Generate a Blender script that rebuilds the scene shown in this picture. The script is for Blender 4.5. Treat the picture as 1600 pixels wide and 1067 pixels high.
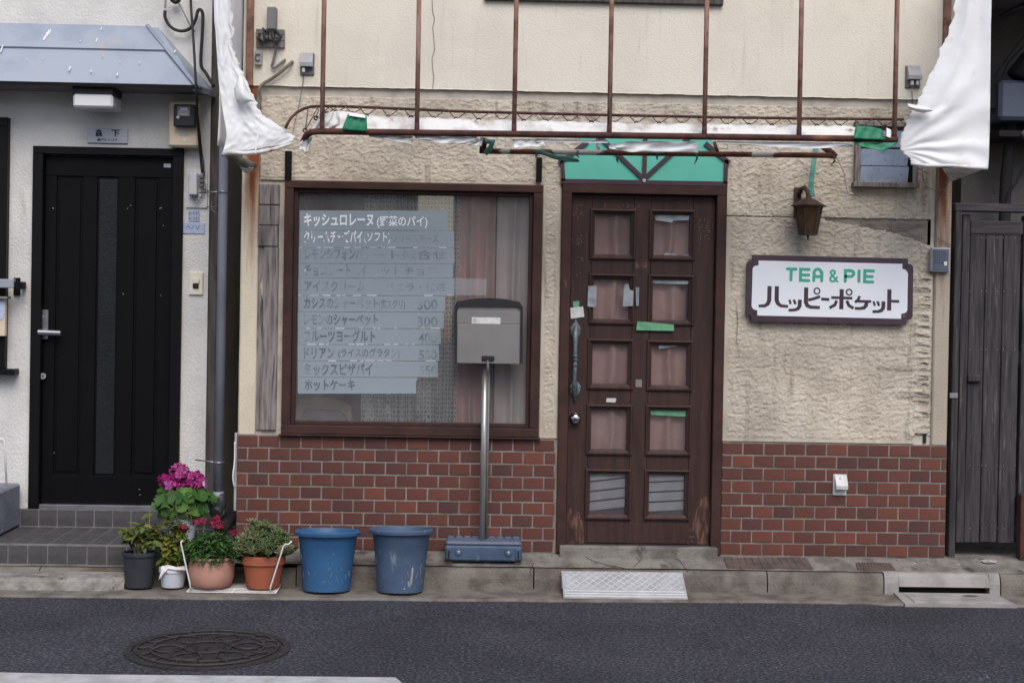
import bpy, bmesh, math, random
import numpy as np
from mathutils import Vector, Matrix, Euler

for o in list(bpy.data.objects):
    bpy.data.objects.remove(o)
R_ = math.radians
random.seed(7)
COL = bpy.context.scene.collection
SC = bpy.context.scene

# ------------------------------------------------------------------ camera
CAM_D, CAM_H, LENS = 7.92, 1.6, 50.0
YAW, PITCH, ROLL, SHIFT = R_(1.4), R_(-0.66), R_(1.03), -0.03
cam_rot = Matrix.Rotation(-YAW, 3, 'Z') @ Matrix.Rotation(math.pi / 2 + PITCH, 3, 'X') @ Matrix.Rotation(ROLL, 3, 'Z')
cam_pos = Vector((0, -CAM_D, CAM_H))
cd = bpy.data.cameras.new('camera')
cd.lens = LENS; cd.sensor_width = 36; cd.shift_y = SHIFT; cd.clip_end = 500; cd.clip_start = 0.05
cam = bpy.data.objects.new('camera', cd)
cam.matrix_world = Matrix.Translation(cam_pos) @ cam_rot.to_4x4()
COL.objects.link(cam)
SC.camera = cam

# ------------------------------------------------------------------ light
SUN_EL, SUN_AZ = 49, 10          # high soft sun behind thin cloud, from the street side
w = bpy.data.worlds.new('World'); SC.world = w; w.use_nodes = True
nt = w.node_tree; nt.nodes.clear()
out = nt.nodes.new('ShaderNodeOutputWorld'); bg = nt.nodes.new('ShaderNodeBackground')
sky = nt.nodes.new('ShaderNodeTexSky'); sky.sky_type = 'NISHITA'; sky.sun_disc = False
sky.sun_elevation = R_(SUN_EL); sky.sun_rotation = R_(180 - SUN_AZ)
sky.air_density = 1.0; sky.dust_density = 2.0; sky.ozone_density = 1.0
nt.links.new(sky.outputs[0], bg.inputs[0]); bg.inputs[1].default_value = 0.12
nt.links.new(bg.outputs[0], out.inputs[0])
sl = bpy.data.lights.new('sun', 'SUN'); sl.energy = 1.5; sl.angle = R_(42); sl.color = (1.0, 0.965, 0.93)
sun = bpy.data.objects.new('sun', sl); COL.objects.link(sun)
el, az = R_(SUN_EL), R_(SUN_AZ)
sd = Vector((math.sin(az) * math.cos(el), -math.cos(az) * math.cos(el), math.sin(el)))
sun.rotation_euler = (-sd).to_track_quat('-Z', 'Y').to_euler()
vs = SC.view_settings
vs.view_transform = 'Standard'; vs.look = 'None'; vs.exposure = 0.5; vs.gamma = 1.0
SC.cycles.max_bounces = 8; SC.cycles.transparent_max_bounces = 16

# ------------------------------------------------------------------ picture point -> place
FPX = LENS / 36 * 1600
def ray(px, py):
    return cam_rot @ Vector(((px - 800) / FPX, (533.5 - py) / FPX + SHIFT * 1600 / FPX, -1))
def U(px, py, Y=0.0):
    d = ray(px, py); return cam_pos + d * ((Y - cam_pos.y) / d.y)
def G(px, py, z=0.0):
    d = ray(px, py); return cam_pos + d * ((z - cam_pos.z) / d.z)
def ux(px, py, Y=0.0): return U(px, py, Y).x
def uz(px, py, Y=0.0): return U(px, py, Y).z

# ------------------------------------------------------------------ numpy noise
_rng = np.random.RandomState(3)
_perm = np.concatenate([_rng.permutation(256)] * 3)
_ga = _rng.rand(256) * 2 * np.pi
_gx, _gy = np.cos(_ga), np.sin(_ga)
def perlin(x, y, s=0):
    x = np.asarray(x, float) + s * 17.3; y = np.asarray(y, float) + s * 9.1
    xi = np.floor(x).astype(int); yi = np.floor(y).astype(int); xf = x - xi; yf = y - yi
    u = xf ** 3 * (xf * (xf * 6 - 15) + 10); v = yf ** 3 * (yf * (yf * 6 - 15) + 10)
    def g(i, j, dx, dy):
        h = _perm[_perm[(xi + i) % 256] + (yi + j) % 256]
        return _gx[h] * dx + _gy[h] * dy
    a = g(0, 0, xf, yf); b = g(1, 0, xf - 1, yf); c = g(0, 1, xf, yf - 1); d = g(1, 1, xf - 1, yf - 1)
    return (a * (1 - u) + b * u) * (1 - v) + (c * (1 - u) + d * u) * v
def sstep(a, b, x):
    t = np.clip((x - a) / (b - a), 0, 1); return t * t * (3 - 2 * t)

# ------------------------------------------------------------------ materials
def S(r, g, b):
    f = lambda c: (c / 255 / 12.92) if c / 255 <= 0.04045 else ((c / 255 + 0.055) / 1.055) ** 2.4
    return (f(r), f(g), f(b), 1)
def mat(name, c, c2=None, rough=0.8, metal=0.0, ns=6.0, lo=0.4, hi=0.65, bump=0.0, bs=80.0, spec=0.4, stretch=(1, 1, 1),
        rnd=None, c3=None, ns3=30.0, lo3=0.55, hi3=0.7, stretch3=(1, 1, 1), bstretch=(1, 1, 1), transl=0.0, rough2=None, coat=0.0, bdet=4.0):
    m = bpy.data.materials.new(name); m.use_nodes = True
    n = m.node_tree; N = n.nodes; L = n.links
    p = N['Principled BSDF']
    tc = N.new('ShaderNodeTexCoord')
    def noise(scale, st, det=6.0, ro=0.6):
        mp = N.new('ShaderNodeMapping'); mp.inputs['Scale'].default_value = st
        L.new(tc.outputs['Object'], mp.inputs[0])
        t = N.new('ShaderNodeTexNoise'); t.inputs['Scale'].default_value = scale; t.inputs['Detail'].default_value = det
        t.inputs['Roughness'].default_value = ro
        L.new(mp.outputs[0], t.inputs['Vector']); return t
    def ramp(src, a, b):
        r = N.new('ShaderNodeMapRange'); r.inputs['From Min'].default_value = a; r.inputs['From Max'].default_value = b
        r.interpolation_type = 'SMOOTHSTEP'
        L.new(src, r.inputs[0]); return r.outputs[0]
    def mix(fac, a, b):
        x = N.new('ShaderNodeMix'); x.data_type = 'RGBA'
        for s_, v in ((x.inputs[0], fac), (x.inputs[6], a), (x.inputs[7], b)):
            if hasattr(v, 'links') or hasattr(v, 'is_output'): L.new(v, s_)
            else: s_.default_value = v
        return x.outputs[2]
    cur = c
    if c2 is not None:
        fac = ramp(noise(ns, stretch).outputs[0], lo, hi)
        cur = mix(fac, c, c2)
    if rnd is not None:
        oi = N.new('ShaderNodeObjectInfo'); cr = N.new('ShaderNodeValToRGB'); cr.color_ramp.interpolation = 'LINEAR'
        els = cr.color_ramp.elements
        while len(els) < len(rnd): els.new(0.5)
        for i, cc in enumerate(rnd):
            els[i].position = i / (len(rnd) - 1); els[i].color = cc
        L.new(oi.outputs['Random'], cr.inputs[0])
        if c2 is not None:
            x = N.new('ShaderNodeMix'); x.data_type = 'RGBA'; x.blend_type = 'MULTIPLY'; x.inputs[0].default_value = 1.0
            L.new(cr.outputs[0], x.inputs[6]); L.new(cur, x.inputs[7]); cur = x.outputs[2]
        else: cur = cr.outputs[0]
    if c3 is not None:
        cur = mix(ramp(noise(ns3, stretch3).outputs[0], lo3, hi3), cur, c3)
    if hasattr(cur, 'is_output'): L.new(cur, p.inputs['Base Color'])
    else: p.inputs['Base Color'].default_value = cur
    p.inputs['Roughness'].default_value = rough; p.inputs['Metallic'].default_value = metal
    p.inputs['Specular IOR Level'].default_value = spec; p.inputs['Coat Weight'].default_value = coat
    if rough2 is not None:
        r = N.new('ShaderNodeMapRange'); r.inputs['To Min'].default_value = rough; r.inputs['To Max'].default_value = rough2
        r.inputs['From Min'].default_value = .35; r.inputs['From Max'].default_value = .65
        L.new(noise(ns * 2, stretch).outputs[0], r.inputs[0]); L.new(r.outputs[0], p.inputs['Roughness'])
    if bump:
        b = N.new('ShaderNodeBump'); b.inputs['Strength'].default_value = 1.0; b.inputs['Distance'].default_value = bump
        L.new(noise(bs, bstretch, bdet, 0.55).outputs[0], b.inputs['Height']); L.new(b.outputs[0], p.inputs['Normal'])
    if transl:
        t = N.new('ShaderNodeBsdfTranslucent'); x = N.new('ShaderNodeMixShader'); x.inputs[0].default_value = transl
        if hasattr(cur, 'is_output'): L.new(cur, t.inputs[0])
        else: t.inputs[0].default_value = cur
        o_ = N['Material Output']; L.new(p.outputs[0], x.inputs[1]); L.new(t.outputs[0], x.inputs[2]); L.new(x.outputs[0], o_.inputs[0])
    m['col'] = 1
    return m
def glass_mat(name, tint=(0.8, 0.82, 0.84, 1), rough=0.02, refl=1.0, haze=0.0, haze_c=(0.4, 0.4, 0.4, 1)):
    m = bpy.data.materials.new(name); m.use_nodes = True
    N = m.node_tree.nodes; L = m.node_tree.links; N.remove(N['Principled BSDF'])
    t = N.new('ShaderNodeBsdfTransparent'); t.inputs[0].default_value = tint
    g = N.new('ShaderNodeBsdfGlossy'); g.inputs['Roughness'].default_value = rough
    f = N.new('ShaderNodeFresnel'); f.inputs[0].default_value = 1.5
    k = N.new('ShaderNodeMath'); k.operation = 'MULTIPLY'; k.inputs[1].default_value = refl; L.new(f.outputs[0], k.inputs[0])
    x = N.new('ShaderNodeMixShader'); L.new(k.outputs[0], x.inputs[0]); L.new(t.outputs[0], x.inputs[1]); L.new(g.outputs[0], x.inputs[2])
    last = x.outputs[0]
    if haze:
        d = N.new('ShaderNodeBsdfDiffuse'); d.inputs[0].default_value = haze_c  # pale veil: dusty glass plus milky street reflection put into the colour
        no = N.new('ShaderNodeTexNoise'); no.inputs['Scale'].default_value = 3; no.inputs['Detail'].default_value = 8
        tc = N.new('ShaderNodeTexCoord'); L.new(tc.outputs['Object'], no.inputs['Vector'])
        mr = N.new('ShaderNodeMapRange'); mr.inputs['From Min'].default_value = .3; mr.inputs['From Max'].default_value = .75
        mr.inputs['To Min'].default_value = haze * .4; mr.inputs['To Max'].default_value = haze * 1.4; L.new(no.outputs[0], mr.inputs[0])
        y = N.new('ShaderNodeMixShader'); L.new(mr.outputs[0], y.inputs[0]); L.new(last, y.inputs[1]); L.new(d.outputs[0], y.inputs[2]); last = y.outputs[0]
    L.new(last, N['Material Output'].inputs[0])
    return m
def film_mat(name, c, opac, edge=None, ns=30, lo=0.4, hi=0.6, stretch=(1, 1, 1)):
    """sheet that lets part of the light through; edge: noise worn away"""
    m = bpy.data.materials.new(name); m.use_nodes = True
    N = m.node_tree.nodes; L = m.node_tree.links; p = N['Principled BSDF']
    p.inputs['Base Color'].default_value = c; p.inputs['Roughness'].default_value = .55
    t = N.new('ShaderNodeBsdfTransparent'); x = N.new('ShaderNodeMixShader'); x.inputs[0].default_value = opac
    if edge:
        tc = N.new('ShaderNodeTexCoord'); mp = N.new('ShaderNodeMapping'); mp.inputs['Scale'].default_value = stretch
        L.new(tc.outputs['Object'], mp.inputs[0])
        no = N.new('ShaderNodeTexNoise'); no.inputs['Scale'].default_value = ns; no.inputs['Detail'].default_value = 4
        L.new(mp.outputs[0], no.inputs['Vector'])
        mr = N.new('ShaderNodeMapRange'); mr.inputs['From Min'].default_value = lo; mr.inputs['From Max'].default_value = hi
        mr.inputs['To Min'].default_value = 0; mr.inputs['To Max'].default_value = opac
        L.new(no.outputs[0], mr.inputs[0]); L.new(mr.outputs[0], x.inputs[0])
    L.new(t.outputs[0], x.inputs[1]); L.new(p.outputs[0], x.inputs[2]); L.new(x.outputs[0], N['Material Output'].inputs[0])
    return m
def lace_mat():
    m = bpy.data.materials.new('lace'); m.use_nodes = True
    N = m.node_tree.nodes; L = m.node_tree.links; p = N['Principled BSDF']
    p.inputs['Base Color'].default_value = S(226, 230, 230); p.inputs['Roughness'].default_value = .9
    tc = N.new('ShaderNodeTexCoord'); mp = N.new('ShaderNodeMapping'); mp.inputs['Scale'].default_value = (1, 1, .75); L.new(tc.outputs['Object'], mp.inputs[0])
    v = N.new('ShaderNodeTexVoronoi'); v.feature = 'DISTANCE_TO_EDGE'; v.inputs['Scale'].default_value = 52; v.inputs['Randomness'].default_value = .3
    L.new(mp.outputs[0], v.inputs['Vector'])
    a = N.new('ShaderNodeMapRange'); a.inputs['From Min'].default_value = .08; a.inputs['From Max'].default_value = .2
    a.inputs['To Min'].default_value = .95; a.inputs['To Max'].default_value = .3; L.new(v.outputs['Distance'], a.inputs[0])
    t = N.new('ShaderNodeBsdfTransparent'); x = N.new('ShaderNodeMixShader')
    L.new(a.outputs[0], x.inputs[0]); L.new(t.outputs[0], x.inputs[1]); L.new(p.outputs[0], x.inputs[2]); L.new(x.outputs[0], N['Material Output'].inputs[0])
    return m

M = {}
M['cream'] = mat('cream_render', S(230, 222, 206), S(221, 212, 197), rough=.92, ns=1.6, bump=.003, bs=120, c3=S(200, 191, 178), ns3=5, lo3=.55, hi3=.85, stretch3=(6, 1, .5), spec=.2)
M['stucco'] = mat('rough_stucco', S(209, 198, 181), S(189, 177, 161), rough=.96, ns=3.0, bump=.003, bs=140, bdet=6, c3=S(160, 147, 133), ns3=7, lo3=.52, hi3=.74, stretch3=(2.2, 1, .3), spec=.12)
M['trim_cream'] = mat('plain_trim', S(200, 191, 178), S(176, 167, 154), rough=.9, ns=9, bump=.001, bs=60, spec=.2)
M['whitewall'] = mat('white_render', S(224, 221, 216), S(209, 206, 202), rough=.93, ns=2, bump=.005, bs=80, c3=S(176, 171, 166), ns3=3, lo3=.6, hi3=.85, stretch3=(3, 1, .6), spec=.2)
M['mortar'] = mat('mortar', S(146, 138, 132), S(122, 115, 110), rough=.95, ns=10, bump=.001, bs=200, spec=.1)
M['brick'] = mat('glazed_brick', (1, 1, 1, 1), (.86, .84, .84, 1), rough=.42, rough2=.6, ns=9, bump=.0006, bs=160, spec=.4,
                 rnd=[S(82, 57, 53), S(103, 62, 52), S(96, 59, 51), S(109, 64, 53), S(92, 58, 52), S(118, 69, 56), S(99, 60, 52), S(86, 57, 53), S(105, 63, 53), S(98, 60, 52), S(112, 66, 54)])
M['brown'] = mat('brown_painted_wood', S(66, 46, 42), S(54, 38, 35), rough=.55, ns=5, bump=.0014, bs=40, bstretch=(10, 1, .7), stretch=(6, 1, .6), c3=S(100, 82, 74), ns3=24, lo3=.66, hi3=.76, stretch3=(2.5, 1, .35), spec=.3)
M['brownframe'] = mat('brown_frame', S(70, 47, 42), S(56, 39, 36), rough=.6, ns=7, bump=.001, bs=50, c3=S(116, 96, 86), ns3=18, lo3=.68, hi3=.78, stretch3=(1, 1, .3), spec=.25)
M['barewood'] = film_mat('worn_wood', S(112, 80, 66), .85, True, 16, .42, .62, (3, 1, .8))
M['greywood'] = mat('grey_weathered_wood', S(146, 139, 134), S(108, 101, 98), rough=.92, ns=9, stretch=(7, 1, .5), bump=.004, bs=30, bstretch=(7, 1, .5), c3=S(56, 51, 49), ns3=9, lo3=.57, hi3=.68, stretch3=(6, 1, .35), spec=.12)
M['gatewood'] = mat('dark_gate_wood', S(74, 70, 72), S(54, 51, 54), rough=.85, ns=6, stretch=(9, 1, .5), bump=.003, bs=30, bstretch=(9, 1, .4), c3=S(104, 99, 99), ns3=9, lo3=.58, hi3=.72, stretch3=(8, 1, .5), spec=.2)
M['gaterail'] = mat('gate_rail_wood', S(76, 72, 75), S(58, 55, 58), rough=.85, ns=6, stretch=(.5, 1, 9), bump=.0025, bs=30, bstretch=(.4, 1, 9), spec=.2)
M['rust'] = mat('rusty_steel', S(146, 110, 94), S(112, 80, 68), rough=.85, ns=14, bump=.0015, bs=90, c3=S(178, 144, 126), ns3=9, lo3=.5, hi3=.7, stretch3=(3, 3, .4), spec=.3)
M['rustdark'] = mat('dark_rusty_steel', S(86, 52, 46), S(62, 40, 38), rough=.8, ns=16, bump=.002, bs=90, c3=S(140, 92, 72), ns3=8, lo3=.6, hi3=.75, stretch3=(.4, 1, 1), spec=.3)
M['rustpaint'] = mat('peeling_white_on_rust', S(126, 80, 62), S(98, 64, 52), rough=.8, ns=20, bump=.002, bs=90, c3=S(222, 216, 208), ns3=6, lo3=.49, hi3=.53, stretch3=(.7, 1, 1), spec=.3)
M['canvas'] = mat('white_vinyl_canvas', S(250, 250, 250), S(240, 239, 238), rough=.5, ns=3, bump=.0016, bs=16, bdet=6, c3=S(186, 178, 168), ns3=6, lo3=.6, hi3=.86, transl=.2, spec=.35)
M['dirtycanvas'] = mat('dirty_canvas', S(232, 230, 227), S(186, 178, 168), rough=.6, ns=9, lo=.42, hi=.72, bump=.010, bs=14, bdet=6, c3=S(122, 98, 80), ns3=10, lo3=.6, hi3=.74, transl=.15)
M['greentape'] = mat('green_tape', S(40, 140, 100), S(30, 118, 86), rough=.45, ns=9, transl=.15)
M['teal'] = mat('faded_teal_cloth', S(112, 172, 158), S(88, 144, 134), rough=.7, ns=20, transl=.1)
M['paletape'] = mat('pale_green_tape', S(110, 166, 128), S(92, 146, 112), rough=.5, ns=20)
M['silvertape'] = mat('silver_tape', S(172, 174, 178), S(140, 142, 148), rough=.4, metal=.3, ns=16)
M['transom'] = mat('green_acrylic', S(104, 192, 172), S(98, 184, 165), rough=.3, ns=2, spec=.5)
M['plum'] = mat('plum_paint', S(74, 56, 66), S(66, 50, 60), rough=.45, ns=6, spec=.4)
M['signwhite'] = mat('sign_white', S(240, 241, 245), S(234, 236, 241), rough=.3, ns=1.5, spec=.5)
M['signgreen'] = mat('sign_green', S(70, 172, 142), rough=.4)
M['asphalt'] = mat('asphalt', S(53, 53, 60), S(102, 101, 109), rough=.9, ns=62, lo=.44, hi=.68, bump=.02, bs=60, bdet=4, c3=S(168, 167, 173), ns3=48, lo3=.67, hi3=.71, spec=.3)
def patchy(m, scale, lo, hi, dark):
    N = m.node_tree.nodes; L = m.node_tree.links; p = N['Principled BSDF']; src = p.inputs['Base Color'].links[0].from_socket
    tc = N.new('ShaderNodeTexCoord'); no = N.new('ShaderNodeTexNoise'); no.inputs['Scale'].default_value = scale; no.inputs['Detail'].default_value = 5; L.new(tc.outputs['Object'], no.inputs['Vector'])
    mr = N.new('ShaderNodeMapRange'); mr.inputs['From Min'].default_value = lo; mr.inputs['From Max'].default_value = hi; mr.inputs['To Min'].default_value = dark; mr.inputs['To Max'].default_value = 1.0; L.new(no.outputs[0], mr.inputs[0])
    x = N.new('ShaderNodeMix'); x.data_type = 'RGBA'; x.blend_type = 'MULTIPLY'; x.inputs[0].default_value = 1; L.new(src, x.inputs[6]); L.new(mr.outputs[0], x.inputs[7]); L.new(x.outputs[2], p.inputs['Base Color']); return m
patchy(M['asphalt'], 1.5, .32, .66, .64); patchy(M['stucco'], 1.6, .34, .6, .82); patchy(M['brick'], 30, .35, .6, .86); patchy(M['mortar'], 3, .35, .65, .75); patchy(M['whitewall'], 1.2, .35, .6, .9)
M['concrete'] = mat('old_concrete', S(134, 129, 122), S(104, 99, 94), rough=.95, ns=6, bump=.006, bs=60, c3=S(74, 68, 65), ns3=9, lo3=.54, hi3=.72, spec=.15)
M['kerb'] = mat('kerb_concrete', S(124, 118, 110), S(98, 92, 87), rough=.95, ns=7, bump=.006, bs=90, c3=S(88, 75, 64), ns3=4, lo3=.52, hi3=.74, stretch3=(.6, 1, 1.4), spec=.15)
M['kerbnew'] = mat('pale_kerb_concrete', S(160, 156, 152), S(140, 136, 132), rough=.92, ns=6, bump=.002, bs=120, c3=S(126, 110, 92), ns3=6, lo3=.62, hi3=.8, spec=.15)
M['rustplate'] = mat('rusty_plate', S(98, 82, 74), S(78, 68, 64), rough=.85, ns=12, bump=.004, bs=60, bstretch=(3, 1, 1))
M['whiteline'] = mat('road_paint', S(186, 184, 184), S(164, 162, 162), rough=.8, ns=9, bump=.003, bs=150, c3=S(96, 94, 98), ns3=60, lo3=.66, hi3=.74)
M['iron'] = mat('cast_iron', S(58, 53, 53), S(45, 41, 42), rough=.65, metal=.2, ns=20, bump=.001, bs=120, spec=.4)
M['blackdoor'] = mat('black_brown_door', S(13, 11, 12), S(10, 9, 10), rough=.5, ns=4, bump=.0004, bs=60, bstretch=(8, 1, .5), spec=.14)
M['blacktrim'] = mat('black_trim', S(15, 14, 15), rough=.5, spec=.18)
M['alu'] = mat('satin_aluminium', S(176, 176, 180), S(160, 160, 164), rough=.35, metal=.85, ns=8)
M['steel'] = mat('brushed_steel', S(172, 168, 165), S(160, 157, 154), rough=.32, metal=.62, ns=3)
M['pipe'] = mat('grey_vinyl_pipe', S(150, 153, 164), S(134, 138, 150), rough=.5, ns=3, c3=S(96, 94, 96), ns3=6, lo3=.65, hi3=.8)
M['darkpost'] = mat('dark_timber', S(92, 86, 82), S(70, 64, 62), rough=.9, ns=8, stretch=(6, 1, .5), bump=.003, bs=40, bstretch=(6, 1, .5))
M['roof'] = mat('blue_grey_sheet_metal', S(156, 164, 176), S(140, 149, 163), rough=.5, metal=.05, ns=3, c3=S(176, 166, 154), ns3=5, lo3=.54, hi3=.8, spec=.35)
M['soffit'] = mat('grey_soffit', S(120, 116, 114), rough=.85)
M['lampwhite'] = mat('milk_glass', S(222, 221, 222), rough=.35, spec=.5)
M['dark'] = mat('black_plastic', S(36, 35, 38), rough=.5)
M['cable'] = mat('black_cable', S(40, 39, 42), rough=.6)
M['greycable'] = mat('grey_cable', S(128, 122, 114), S(100, 94, 88), rough=.7, ns=20)
M['beige'] = mat('beige_plastic', S(214, 196, 172), S(202, 184, 160), rough=.5, ns=5)
M['ivory'] = mat('ivory_plastic', S(224, 218, 200), rough=.45)
M['greyplastic'] = mat('grey_plastic', S(168, 168, 170), S(150, 150, 152), rough=.5, ns=8)
M['greybox'] = mat('dark_grey_box', S(120, 118, 118), S(102, 100, 100), rough=.6, ns=8)
M['whiteplastic'] = mat('white_plastic', S(206, 206, 206), S(188, 188, 188), rough=.5, ns=10)
M['plate'] = mat('silver_name_plate', S(184, 184, 190), rough=.4, metal=.3)
M['ink'] = mat('black_ink', S(30, 28, 30), rough=.6)
M['bluelabel'] = mat('faded_blue_plate', S(178, 188, 212), S(166, 176, 202), rough=.5, ns=30)
M['steptile'] = mat('grey_step_tile', S(82, 80, 81), S(66, 64, 66), rough=.6, ns=7, bump=.0012, bs=90, spec=.3, c3=S(98, 94, 92), ns3=5, lo3=.55, hi3=.75)
M['grout'] = mat('tile_grout', S(128, 123, 122), S(106, 102, 101), rough=.95, ns=12)
M['bluebucket'] = mat('blue_bucket_plastic', S(52, 94, 134), S(44, 82, 120), rough=.5, ns=4, c3=S(112, 136, 158), ns3=22, lo3=.66, hi3=.74, stretch3=(1, 1, .35), spec=.4)
M['fadedbucket'] = mat('faded_blue_bucket_plastic', S(74, 91, 116), S(62, 78, 101), rough=.6, ns=5, c3=S(122, 131, 146), ns3=20, lo3=.6, hi3=.73, stretch3=(1, 1, .35), spec=.35)
M['soil'] = mat('soil', S(54, 42, 34), S(40, 31, 26), rough=1, ns=40, bump=.01, bs=60)
M['terracotta'] = mat('terracotta', S(160, 90, 64), S(142, 80, 58), rough=.8, ns=6, bump=.0006, bs=90)
M['pinkpot'] = mat('pink_resin_pot', S(188, 140, 124), S(172, 126, 112), rough=.6, ns=5, c3=S(206, 176, 164), ns3=16, lo3=.66, hi3=.76)
M['blackpot'] = mat('black_nursery_pot', S(50, 52, 58), S(42, 44, 50), rough=.55, ns=8, c3=S(96, 94, 94), ns3=6, lo3=.66, hi3=.85, stretch3=(1, 1, .5))
M['whitepot'] = mat('white_pot', S(206, 210, 218), S(190, 194, 202), rough=.45, ns=6)
M['wire'] = mat('white_coated_wire', S(224, 218, 216), rough=.5)
def leafmat(n, a, b, c=None): return mat(n, a, b, rough=.55, ns=30, rnd=[a, b, c or a], transl=.3, spec=.3) if False else mat(n, (1, 1, 1, 1), (.75, .8, .7, 1), rough=.55, ns=30, rnd=[a, b, c or a], transl=.25, spec=.3)
M['leaf_ger'] = leafmat('geranium_leaf', S(74, 112, 50), S(52, 88, 38), S(96, 134, 60))
M['leaf_a'] = leafmat('olive_leaf', S(108, 122, 62), S(78, 100, 52), S(136, 132, 66))
M['leaf_b'] = leafmat('yellowing_leaf', S(84, 108, 50), S(142, 136, 50), S(70, 96, 46))
M['leaf_z'] = mat('bedding_leaf', S(74, 112, 56), S(54, 88, 44), rough=.55, ns=40, transl=.25, c3=S(96, 134, 66), ns3=25)
M['leaf_s'] = leafmat('succulent_leaf', S(112, 128, 84), S(92, 112, 70), S(158, 150, 118))
M['stem'] = mat('green_stem', S(110, 108, 72), S(92, 84, 58), rough=.8, ns=20)
M['petal'] = mat('magenta_petal', (1, 1, 1, 1), (.8, .75, .85, 1), rough=.6, ns=60, rnd=[S(160, 28, 106), S(144, 24, 98), S(174, 40, 124), S(190, 104, 172), S(152, 28, 94)], transl=.2)
M['crimson'] = mat('crimson_petal', S(138, 20, 58), S(104, 14, 46), rough=.6, ns=60, transl=.15)
M['lanterniron'] = mat('brown_lantern_metal', S(86, 66, 58), S(66, 50, 46), rough=.6, metal=.3, ns=12, c3=S(120, 84, 62), ns3=14, lo3=.62, hi3=.76)
M['amber'] = mat('amber_glass', S(84, 62, 40), S(60, 48, 38), rough=.25, ns=18, spec=.5, c3=S(130, 92, 44), ns3=10, lo3=.6, hi3=.75)
M['louvre'] = mat('frosted_louvre_glass', S(178, 192, 212), S(160, 174, 196), rough=.35, ns=12, c3=S(124, 136, 156), ns3=40, lo3=.56, hi3=.72, spec=.4)
M['verdigris'] = mat('tarnished_bronze', S(112, 122, 124), S(80, 88, 90), rough=.5, metal=.3, ns=40, bump=.001, bs=120)
M['chrome'] = mat('chrome', S(190, 190, 190), rough=.18, metal=1)
M['pinkcurtain'] = mat('pink_curtain', S(242, 202, 193), S(230, 184, 175), rough=.95, ns=5)
M['sheencurtain'] = mat('pink_curtain_with_sheen', S(248, 236, 230), S(238, 224, 219), rough=.95, ns=5)  # pink curtain whose paler colour holds the whitish reflection on the glass
M['lace'] = lace_mat()
M['room'] = mat('dark_room_wall', S(92, 76, 64), S(76, 62, 54), rough=.9, ns=3)
M['chairwood'] = mat('chair_wood', S(186, 158, 132), S(160, 132, 110), rough=.5, ns=6)
M['chairpad'] = mat('chair_pad', S(150, 142, 152), rough=.8)
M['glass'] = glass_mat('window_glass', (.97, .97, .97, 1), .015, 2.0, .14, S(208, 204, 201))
M['doorglass'] = glass_mat('door_glass', (.97, .97, .97, 1), .02, 1.8, .06, S(190, 186, 184))
M['stripglass'] = mat('obscured_glass', S(30, 33, 34), S(25, 28, 29), rough=.4, ns=3, bump=.002, bs=60, spec=.3)
M['film'] = film_mat('frosted_film', S(172, 184, 192), .55)
M['menuwhite'] = mat('white_lettering', S(236, 238, 242), rough=.5)
M['menuworn'] = film_mat('peeling_white_lettering', S(236, 238, 242), .95, True, 26, .40, .43, (1.2, 1, .7))
M['menuworn2'] = film_mat('nearly_gone_white_lettering', S(232, 235, 240), .95, True, 38, .62, .64)
M['menudark'] = film_mat('ghost_lettering', S(70, 84, 98), .46, True, 14, .25, .6)
M['menufaint'] = film_mat('faint_ghost_lettering', S(84, 98, 112), .36, True, 16, .35, .65)
M['cladgrey'] = mat('grey_rendered_wall', S(104, 101, 98), S(88, 85, 83), rough=.95, ns=3, bump=.004, bs=90)
M['acunit'] = mat('blue_grey_unit', S(96, 104, 122), S(82, 88, 104), rough=.5, ns=4)
M['paper'] = mat('paper', S(214, 214, 208), S(196, 198, 196), rough=.8, ns=30)
M['slatgrey'] = mat('pale_reflection_slats', S(226, 226, 230), S(204, 204, 210), rough=.6, ns=6, c3=S(150, 110, 94), ns3=30, lo3=.72, hi3=.8)
M['slatpink'] = mat('pinkish_sheet', S(150, 120, 124), S(130, 106, 112), rough=.7, ns=6)
M['purple'] = mat('purple_border', S(96, 84, 130), rough=.6)
M['dustyblack'] = mat('dusty_black', S(44, 42, 43), rough=.9)
M['opp'] = mat('opposite_render', S(176, 168, 156), S(158, 150, 140), rough=.95, ns=2)
M['opp2'] = mat('opposite_render_grey', S(120, 118, 118), S(106, 104, 104), rough=.95, ns=2)
M['pebble'] = mat('pale_rubble', S(176, 172, 164), S(140, 136, 130), rough=.95, ns=30)
M['lath'] = mat('bare_lath_board', S(146, 134, 124), S(112, 102, 96), rough=.95, ns=7, stretch=(1, 1, 5), bump=.003, bs=30, bstretch=(1, 1, 5), c3=S(84, 74, 68), ns3=8, lo3=.6, hi3=.75)
M['lowwall'] = mat('blue_grey_block', S(134, 136, 146), S(112, 114, 124), rough=.9, ns=4, bump=.004, bs=60)
M['flake'] = mat('flaked_paint', S(120, 104, 98), rough=.9)
M['ironworn'] = mat('worn_cast_iron', S(72, 67, 66), S(54, 50, 50), rough=.6, metal=.25, ns=9, lo=.35, hi=.6)
M['filmthin'] = film_mat('thin_frosted_film', S(190, 194, 196), .22)
M['slab'] = mat('pale_broken_concrete', S(150, 145, 139), S(120, 115, 110), rough=.95, ns=8, bump=.008, bs=50, c3=S(86, 80, 76), ns3=14, lo3=.56, hi3=.7, spec=.12)

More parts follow.
